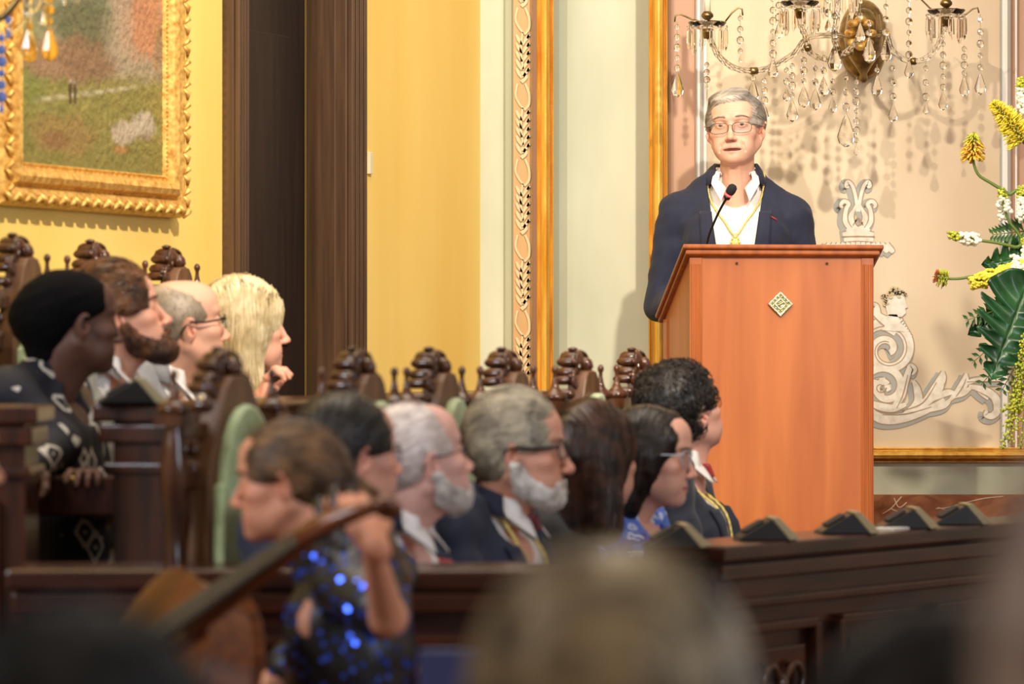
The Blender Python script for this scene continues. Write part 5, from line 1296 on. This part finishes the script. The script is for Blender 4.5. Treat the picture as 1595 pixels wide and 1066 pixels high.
# ------------------------------------------------------------------ musician with a cello, facing left
def bun_hair(s):
    s.cap((0, -.09, .0), (.02, -.15, -.06), .05, .042, .04); s.cap((.02, -.15, -.06), (.05, -.21, -.20), .042, .026, .03); s.cap((.05, -.21, -.20), (.06, -.225, -.30), .026, .012, .03)
M['dress'] = mat('black_sequin_dress', rgb(14, 14, 18), .45)
seq = mat('blue_sequin', rgb(60, 96, 220), .25, .75)
rt_, bod, Mh, B, P = person(dict(label='woman musician with brown ponytail and black sequin dress holding a cello, facing left', at=(446, 754, 7.12, 0), yaw=78, hyaw=84, fy=.09, skin=(196, 134, 104), lips=(170, 90, 80), hx=.98, hs=.9, iris=(60, 44, 34), brow=(80, 60, 44), eye=.0046,
    pose=dict(w=.86, sh_r=(.165, -.06, .51), sh_l=(-.165, -.06, .51), hrot=(0, -3, 0), neck=.044, hand_l=dict(dir=(.55, .5, .6), curl=.9)), world=dict(wr_l=(577, 838, 6.6), el_l=(604, 962, 6.8), wr_r=(300, 1130, 6.95), el_r=(420, 1080, 7.2)),
    hair=dict(kind='short', t=.013, c1=(56, 38, 26), c2=(98, 70, 46), c3=(70, 50, 34), c4=(140, 104, 70), flow='back', n=2200, sl=.09, sr=.0012, line=.058, extra=bun_hair, burn=-.01, lift=.001), clothes=dict(shirt=M['dress'], collar=False, short=1, trousers=M['dress'])))
# sequins scattered over the dress
dress = [o for o in bod.children if o.name.startswith('shirt')][0]; dress.name = 'dress'
mv = np.empty(len(dress.data.vertices)*3, np.float32); dress.data.vertices.foreach_get('co', mv); mv = mv.reshape(-1, 3)
mn = np.empty(len(mv)*3, np.float32); dress.data.vertices.foreach_get('normal', mn); mn = mn.reshape(-1, 3)
rs = np.random.RandomState(5); b = MB(); cam_l = rt_.matrix_basis.inverted()@Vector((0, 0, 1.4))
idx = [i for i in rs.permutation(len(mv)) if mv[i][2] > .62 and Vector(mn[i]).dot((cam_l-Vector(mv[i])).normalized()) > .1][:360]
for i in idx:
    p = Vector(mv[i]); nrm = (Vector(mn[i])+Vector(rs.normal(size=3))*.35).normalized(); q = nrm.to_track_quat('Z', 'Y').to_matrix().to_4x4()
    b.lathe([(.0055, 0), (.0055, .0006)], p+nrm*.0015, 7, q)
sq = b.build('sequins', seq, dress); sq['kind'] = 'stuff'
# cello
def cello():
    p0, p1 = W(318, 974, 6.7), W(590, 760, 6.42)           # body top joint to nut
    a = (p1-p0).normalized(); wv = Vector((.36, -.80, -.5)); wv = (wv-a*wv.dot(a)).normalized(); nv = a.cross(wv).normalized()
    if nv.y > 0: nv = -nv
    Mx = Matrix(((wv.x, a.x, nv.x, p0.x), (wv.y, a.y, nv.y, p0.y), (wv.z, a.z, nv.z, p0.z), (0, 0, 0, 1)))
    root = empty('cello'); root.matrix_basis = Mx; tag(root, 'amber brown cello with dark fingerboard slanting past the musician\'s ear', 'cello')
    cw = noise_col(mat('amber_cello_varnish', rough=.25), rgb(70, 34, 17), rgb(122, 66, 32), (8, .8, 8), 5, 6, .3, .7)
    ebony = mat('ebony_fingerboard', rgb(52, 44, 34), .35)
    half = [(0, 0), (.05, -.004), (.11, -.03), (.155, -.075), (.17, -.13), (.162, -.18), (.135, -.225), (.118, -.27), (.115, -.33), (.128, -.385), (.17, -.43), (.205, -.49), (.22, -.56), (.205, -.65), (.15, -.72), (.07, -.75), (0, -.755)]
    hp = spline(half, 3); out = [(x, y) for x, y in hp]+[(-x, y) for x, y in hp[::-1][1:-1]]
    def plate(name, z0, z1, zc, m, grow=0):
        n = len(out); vs = []; fs = []; rings = ((1.0, z0), (1.0, z1), (.93, z1+(zc-z1)*.25), (.75, z1+(zc-z1)*.7), (.4, zc), (.02, zc))
        for k, z in rings:
            for x, y in out: vs.append(((x*(1+grow))*k, -.38+(y+.38)*(k if k < 1 else 1+grow), z))
        for r_ in range(len(rings)-1):
            for i in range(n): fs.append((r_*n+i, r_*n+(i+1) % n, (r_+1)*n+(i+1) % n, (r_+1)*n+i))
        fs.append(tuple(range(n))); fs.append(tuple((len(rings)-1)*n+i for i in range(n))[::-1])
        b = MB(); b.add(vs, fs); return b.build(name, m, root, sharp=50)
    plate('rib_body', -.12, -.004, .0, cw); plate('front_plate', -.004, .002, .026, cw, .03); plate('back_plate', -.116, -.122, -.146, cw, .03)
    b = MB()
    for s in (-1, 1): b.tube(spline([(s*.085, -.34, .0235), (s*.078, -.36, .024), (s*.088, -.40, .022), (s*.10, -.44, .019), (s*.09, -.46, .021)], 4), .0035, 5)
    b.build('sound_hole', M['black'], root, True)
    b = MB(); b.box((0, .14, .012), (.017, .17, .012)); b.build('neck', cw, root, bevel=.006)
    b = MB(); n0, n1 = -.27, .30; b.add([(-.031, n0, .075), (.031, n0, .075), (.016, n1, .03), (-.016, n1, .03), (-.031, n0, .06), (.031, n0, .06), (.016, n1, .022), (-.016, n1, .022)], [(0, 1, 2, 3), (4, 7, 6, 5), (0, 4, 5, 1), (1, 5, 6, 2), (2, 6, 7, 3), (3, 7, 4, 0)])
    b.build('fingerboard', ebony, root, bevel=.004)
    b = MB(); b.tube([(0, .30, .02), (0, .36, .008), (0, .42, -.015), (0, .445, -.03)], [.018, .018, .015, .012], 8)
    sp = [(0, .445-.0+.022*math.sin(t*.5)*(1-t/16), -.03-.022+.022*math.cos(t*.5)*(1-t/16)) for t in range(14)]
    b.tube(sp, [.014-.0005*t for t in range(14)], 8); b.build('scroll', cw, root, True)
    for s, y in ((-1, .33), (1, .35), (-1, .37), (1, .39)):
        b = MB(); b.tube([(-s*.02, y, 0), (s*.035, y, 0), (s*.045, y, 0), (s*.07, y, 0)], [.004, .006, .011, .012], 8, flat=.5); b.build('tuning_peg', M['black'], root, True)
    b = MB(); b.box((0, -.42, .06), (.045, .006, .034)); b.build('bridge', cw, root, bevel=.003)
    b = MB(); b.box((0, -.6, .05), (.025, .1, .006)); b.build('tailpiece', M['black'], root, bevel=.004)
    for k in (-1.5, -.5, .5, 1.5):
        b = MB(); b.tube([(k*.0075, .31, .031), (k*.011, -.42, .095), (k*.01, -.52, .058)], .0009, 4); b.build('string', M['silver'], root)
cello()

# ------------------------------------------------------------------ blurred audience close to the camera
person(dict(label='large blurred blonde head seen from behind at bottom centre of the frame', at=(948, 1140, 2.95, 0), yaw=2, skin=(214, 160, 130), eyes=False, res=1.6, pose=dict(w=.9),
    hair=dict(kind='bob', t=.024, len=.10, spread=.08, c1=(118, 104, 84), c2=(176, 156, 120), c3=(104, 94, 84), c4=(200, 180, 144), flow='down', n=1500, sl=.1, sr=.0012, crown=(0, -.05, .13)), clothes=dict(shirt=cloth('pale_blue_cotton', rgb(160, 180, 200)), collar=False)))
person(dict(label='large blurred dark-haired head at the bottom left corner of the frame', at=(122, 1262, 2.6, 0), yaw=-10, skin=(190, 140, 110), eyes=False, res=1.6,
    hair=dict(kind='short', t=.02, gloss=.75, c1=(5, 4, 5), c2=(12, 11, 13), flow='side', n=900, sr=.0012), clothes=dict(shirt=M['white'], jacket=M['navyd'])))
person(dict(label='large blurred dark head at the bottom right corner of the frame', at=(1465, 1245, 2.75, 0), yaw=5, skin=(150, 104, 80), eyes=False, res=1.6,
    hair=dict(kind='bob', t=.022, len=.10, spread=.08, c1=(12, 9, 8), c2=(34, 24, 19), gloss=.7, flow='down', n=900, sl=.08, sr=.0012), clothes=dict(shirt=M['blackt'], collar=False)))
person(dict(label='blurred grey-haired head cut off by the right edge, nearest the camera', at=(1850, 1010, 1.95, 0), yaw=5, skin=(200, 150, 140), eyes=False, res=1.8,
    hair=dict(kind='bob', t=.018, len=.12, spread=.07, c1=(150, 130, 124), c2=(190, 172, 164), flow='down', n=600, sl=.08, sr=.0012), clothes=dict(shirt=M['greyv'], collar=False)))
person(dict(label='person in lavender shirt cut off by the left edge beside the desk end', at=(-95, 715, 6.6, 0), yaw=-60, skin=(190, 140, 110), eyes=False, res=1.6,
    hair=dict(kind='short', t=.014, c1=(40, 30, 24), c2=(64, 50, 40), flow='side', n=500, sr=.0012), clothes=dict(shirt=M['lav'], collar=False)))
# music stand with a dark blue folder
ms = empty('music_stand', (W(706, 548, 5.6).x, 5.6, 0)); tag(ms, 'music stand holding a dark blue folder, its top just above the lower frame edge', 'music stand')
zt_ = W(706, 1012, 5.6).z
b = MB(); b.tube([(0, 0, .1), (0, 0, zt_-.2)], .008, 8); b.build('stand_pole', M['black'], ms, True)
b = MB()
for k in range(3): a = k*2.09; b.tube([(0, 0, .14), (.22*math.cos(a), .22*math.sin(a), .01)], .006, 6)
b.build('stand_leg', M['black'], ms, True)
b = MB(); b.box((0, 0, zt_-.12), (.05, .008, .12)); b.build('folder', mat('dark_blue_folder', rgb(44, 50, 92), .5), ms, bevel=.003)
b = MB(); b.box((0, -.01, zt_-.25), (.1, .03, .006)); b.build('stand_tray', M['black'], ms)

# ------------------------------------------------------------------ flower arrangement at the right
FY = 11.8; random.seed(8)
M['stemg'] = mat('green_stem', rgb(96, 118, 42), .5); M['leafd'] = noise_col(mat('dark_glossy_leaf', rough=.28), rgb(18, 52, 26), rgb(40, 88, 44), ns=12, bump=.1)
M['leafm'] = noise_col(mat('fern_leaf', rough=.5), rgb(40, 78, 34), rgb(74, 112, 46), ns=20); M['wpetal'] = noise_col(mat('white_petal', rough=.6), rgb(226, 224, 196), rgb(250, 248, 232), ns=60)
M['ypetal'] = noise_col(mat('yellow_petal', rough=.6), rgb(226, 204, 40), rgb(250, 236, 92), ns=60); M['oy'] = noise_col(mat('orange_yellow_floret', rough=.5), rgb(216, 150, 40), rgb(236, 206, 70), ns=60)
M['gyl'] = noise_col(mat('lime_floret', rough=.5), rgb(150, 160, 44), rgb(206, 204, 70), ns=60); M['rust'] = mat('rust_floret', rgb(176, 92, 50), .5); M['vasem'] = mat('white_ceramic', rgb(220, 214, 204), .3)
vb = Vector((W(1680, 548, FY).x, FY, 0)); zv = W(1680, 640, FY).z
vs_ = empty('flower_vase', (vb.x, vb.y, .49)); tag(vs_, 'white urn on a plinth just right of the frame carrying the flowers', 'vase')
b = MB(); b.box((0, 0, .25), (.14, .14, .25)); b.build('plinth', M['vasem'], vs_, bevel=.01)
b = MB(); h_ = zv-.49-.5; b.lathe([(.07, 0), (.05, .03), (.04, .06), (.09, h_*.45), (.11, h_*.75), (.08, h_*.92), (.10, h_)], (0, 0, .5), 24); b.build('urn', M['vasem'], vs_, True)
base_v = Vector((vb.x-.02, vb.y, zv-.02))
def FP(px, py, dy=0): return W(px, py, FY+dy)
def spike(name, path, label, group, kind):
    pts = [base_v]+[FP(*q) for q in path]; root = empty(name, base_v); tag(root, label, 'flower', group)
    q = [Vector(v)-base_v for v in spline([tuple(p) for p in pts], 8)]
    b = MB(); b.tube(q, [.0062-.003*i/len(q) for i in range(len(q))], 6); b.build('stem', M['stemg'], root, True)
    return root, q
def florets(root, q, frac, m, r, n, name='floret', droop=0, size=.012, tipm=None, along=1):
    k0 = int(len(q)*(1-frac)); seg = q[k0:]; b = MB(); b.m = 0; tot = len(seg)-1
    for i in range(n):
        t = (i+random.random()*.8)/n; f = min(t, .999)*tot; j = min(int(f), tot-1); c = seg[j].lerp(seg[j+1], f-j); d = (seg[j+1]-seg[j]).normalized(); a = i*2.4+random.random(); u = d.orthogonal().normalized(); v = d.cross(u)
        o_ = u*math.cos(a)+v*math.sin(a); rr = max(.001, r(min(t, 1)))*(.7+.5*random.random()); dirn = (o_+d*(droop+random.gauss(0, .3))+u*random.gauss(0, .3)).normalized(); s_ = size*(1-.35*t)
        Q = dirn.to_track_quat('Z', 'Y').to_matrix().to_4x4()
        b.m = 1 if (tipm is not None and t > .66) else 0
        if along == 1:
            for kk in range(3): b.ball(c+o_*rr+Q.to_3x3()@Vector((s_*.5*math.cos(kk*2.1), s_*.5*math.sin(kk*2.1), s_*.2)), (s_*.62, s_*.62, s_*.5), 7, 5)
        else: b.tube([c+o_*rr*.3, c+o_*rr*.7+dirn*s_*.5, c+o_*rr*.8+dirn*s_*1.5], [s_*.12, s_*.24, s_*.14], 5)
    return b.build(name, [m, tipm] if tipm is not None else m, root, True)
r_, q = spike('torch_lily', [(1600, 330), (1570, 302), (1545, 286), (1524, 272), (1516, 250), (1516, 228), (1517, 206)], 'yellow-orange torch lily with pointed green tip left of the right panel line', 'torch lilies', 0)
florets(r_, q, .28, M['oy'], lambda t: .028*math.sin(math.pi*min(1, .25+t*.75))**.8+.003, 190, droop=-.9, size=.013, tipm=M['gyl'], along=0)
r_, q = spike('torch_lily', [(1590, 470), (1550, 428), (1520, 430), (1495, 434), (1474, 434), (1456, 430)], 'small green and rust torch lily bud pointing left beside yellow snapdragon', 'torch lilies', 0)
florets(r_, q, .2, M['gyl'], lambda t: .024*(1-(t-.4)**2*1.6), 110, droop=.3, size=.009, tipm=M['rust'], along=0)
r_, q = spike('foxtail_lily', [(1625, 300), (1605, 240), (1584, 205), (1565, 180), (1546, 160)], 'fluffy bright yellow foxtail lily spike leaning left at right edge', 'tall yellow spikes', 0)
florets(r_, q, .5, M['ypetal'], lambda t: .045*(1-t)**.6+.004, 700, droop=.3, size=.009, along=0)
r_, q = spike('yellow_snapdragon', [(1640, 440), (1610, 418), (1580, 425), (1545, 433), (1512, 440)], 'yellow snapdragon spike pointing left above the split leaf', 'snapdragons', 0)
florets(r_, q, .55, M['ypetal'], lambda t: .027*(1-t*.4), 130, size=.014)
r_, q = spike('white_snapdragon', [(1630, 440), (1600, 425), (1588, 418), (1576, 416)], 'white snapdragon blooms beside the yellow spike', 'snapdragons', 0)
florets(r_, q, .45, M['wpetal'], lambda t: .028, 30, size=.017)
for path, lb_, n_ in (([(1620, 400), (1580, 385), (1550, 378), (1520, 374), (1500, 370), (1478, 366)], 'white snapdragon with green tip reaching furthest left', 20), ([(1610, 420), (1590, 370), (1572, 345), (1563, 318), (1560, 295)], 'white snapdragon with upright green tip above the fern', 16),
                     ([(1640, 420), (1618, 380), (1600, 350), (1594, 320), (1590, 292)], 'white snapdragon at the right edge beside the panel line', 40), ([(1640, 300), (1612, 210), (1596, 160), (1590, 122)], 'white snapdragon with green bracts high at the right edge', 30),
                     ([(1640, 440), (1615, 410), (1603, 390), (1596, 372)], 'white snapdragon bloom low at the right edge above dark leaves', 20)):
    r_, q = spike('white_snapdragon', path, lb_, 'snapdragons', 0); florets(r_, q, .36, M['wpetal'], lambda t: .017*(1-t*.7), n_, size=.014, tipm=M['gyl'])
# split philodendron-like leaf
def split_leaf(name, c, tip, wdt, label, notch=5, tilt=.3, stem=True):
    root = empty(name, c); tag(root, label, 'leaf', 'large split leaves'); ax = (tip-c); L = ax.length; a = ax.normalized(); sd = a.cross(Vector((0, 1, 0))).normalized(); nv = sd.cross(a)
    b = MB(); N = 48; K = 10
    for s in (-1, 1):
        vs = []; fs = []
        for i in range(N+1):
            t = i/N; w_ = wdt*(math.sin(math.pi*min(1, t**.62))**.8 if 0 < t < 1 else 0)
            cut = 1
            if .2 < t < .9: 
                ph = ((t-.2)/.7*notch) % 1; cut = 1-.62*math.exp(-((ph-.5)/.16)**2)
            for k in range(K+1):
                u = k/K; x = u*w_*cut; vs.append(a*(t*L-.16*L*u*cut*(1-t)*1.2+.04*L*u)+sd*(s*x)+nv*(.10*wdt*u*u*(-1)+.05*wdt*math.sin(t*3)+.012*math.sin(t*40+u*3)*u))
        for i in range(N):
            for k in range(K): f = (i*(K+1)+k, i*(K+1)+k+1, (i+1)*(K+1)+k+1, (i+1)*(K+1)+k); fs.append(f)
        b.add(vs, fs)
    o = b.build('blade', M['leafd'], root, True); sdm = o.modifiers.new('s', 'SOLIDIFY'); sdm.thickness = .0012
    b = MB(); b.tube([a*(L*k/10)+nv*(.05*wdt*math.sin(k*.3)+.002) for k in range(11)], [.0035-.0003*k for k in range(11)], 6)
    b.build('midrib', mat('leaf_midrib', rgb(96, 130, 70), .4), root, True)
    if stem: b = MB(); b.tube([Vector((0, 0, 0)), (base_v-c)*.5+Vector((0, .02, .03)), base_v-c], .004, 6); b.build('stalk', M['stemg'], root, True)
split_leaf('split_leaf', FP(1598, 448, -.06), FP(1544, 590, -.16), .125, 'large dark green split leaf hanging in front of the arrangement')
split_leaf('split_leaf', FP(1610, 400, .0), FP(1532, 412, .03), .07, 'dark glossy leaf lying just above the yellow snapdragon', 4)
split_leaf('split_leaf', FP(1600, 470, .05), FP(1510, 520, .06), .075, 'dark split leaf pointing left behind the largest leaf', 4)
def frond(c, tip, label, n=9, w_=.05):
    root = empty('fern_frond', c); tag(root, label, 'leaf', 'fern fronds'); ax = tip-c; b = MB(); b2 = MB(); sd = ax.normalized().cross(Vector((0, 1, 0))).normalized()
    b2.tube([Vector((0, 0, 0)), ax], [.003, .001], 5); b2.tube([Vector((0, 0, 0)), base_v-c], .003, 5); b2.build('rachis', M['stemg'], root, True)
    for i in range(n):
        t = (i+.5)/n
        for s in (-1, 1):
            p = ax*t; e = p+ax.normalized()*w_*.55*(1-t*.5)+sd*s*w_*(1-t*.6); m_ = p.lerp(e, .5)
            sdd = (e-p).cross(Vector((0, 1, 0))).normalized()*.009*(1-t*.4)
            b.add([p, m_+sdd, e, m_-sdd, m_+Vector((0, .002, 0))], [(0, 1, 4), (1, 2, 4), (2, 3, 4), (3, 0, 4)])
    b.build('leaflets', M['leafm'], root)
for (a, t), lb_ in zip((((1598, 360), (1545, 366)), ((1590, 500), (1514, 566)), ((1598, 540), (1560, 610)), ((1590, 470), (1504, 500)), ((1596, 520), (1528, 600))),
                       ('fern frond reaching left under the upright white snapdragon', 'dark frond hanging left below the split leaf', 'dark frond hanging lowest beside the amaranth', 'short frond poking out left of the split leaf', 'narrow frond drooping behind the split leaf tip')):
    frond(FP(*a, .04), FP(*t, .03), lb_)
# hanging lime amaranth
for k, (x0, x1, y1) in enumerate(((1590, 1562, 700), (1596, 1570, 690), (1600, 1580, 640), (1594, 1576, 665), (1604, 1590, 700), (1598, 1566, 640))):
    root = empty('hanging_amaranth', base_v); tag(root, ['lime green amaranth tassel hanging furthest left and lowest at right edge', 'lime green amaranth tassel hanging just right of the leftmost one', 'shortest lime green amaranth tassel in the middle of the bunch', 'lime green amaranth tassel ending midway beside the painted corner scroll', 'lime green amaranth tassel hanging furthest right against the frame edge', 'short lime green amaranth tassel crossing behind the leftmost one'][k], 'flower', 'lime amaranth tassels')
    q = [v-base_v for v in [Vector(s) for s in spline([tuple(base_v), tuple(FP(x0+14, 520, -.12)), tuple(FP(x0, 560, -.14)), tuple(FP((x0+x1)/2, 620, -.13)), tuple(FP(x1, y1, -.13))], 10)]]
    b = MB(); b.tube(q, .0018, 5); b.build('stem', M['stemg'], root, True)
    b = MB()
    for i in range(95):
        t = .35+.65*i/95; f = t*(len(q)-1); j = min(int(f), len(q)-2); c = q[j].lerp(q[j+1], f-j)+Vector((random.gauss(0, .008), random.gauss(0, .008), random.gauss(0, .004))); b.ball(c, .0042*(.7+.6*random.random()), 5, 4)
    b.build('tassel', M['gyl'], root, True)
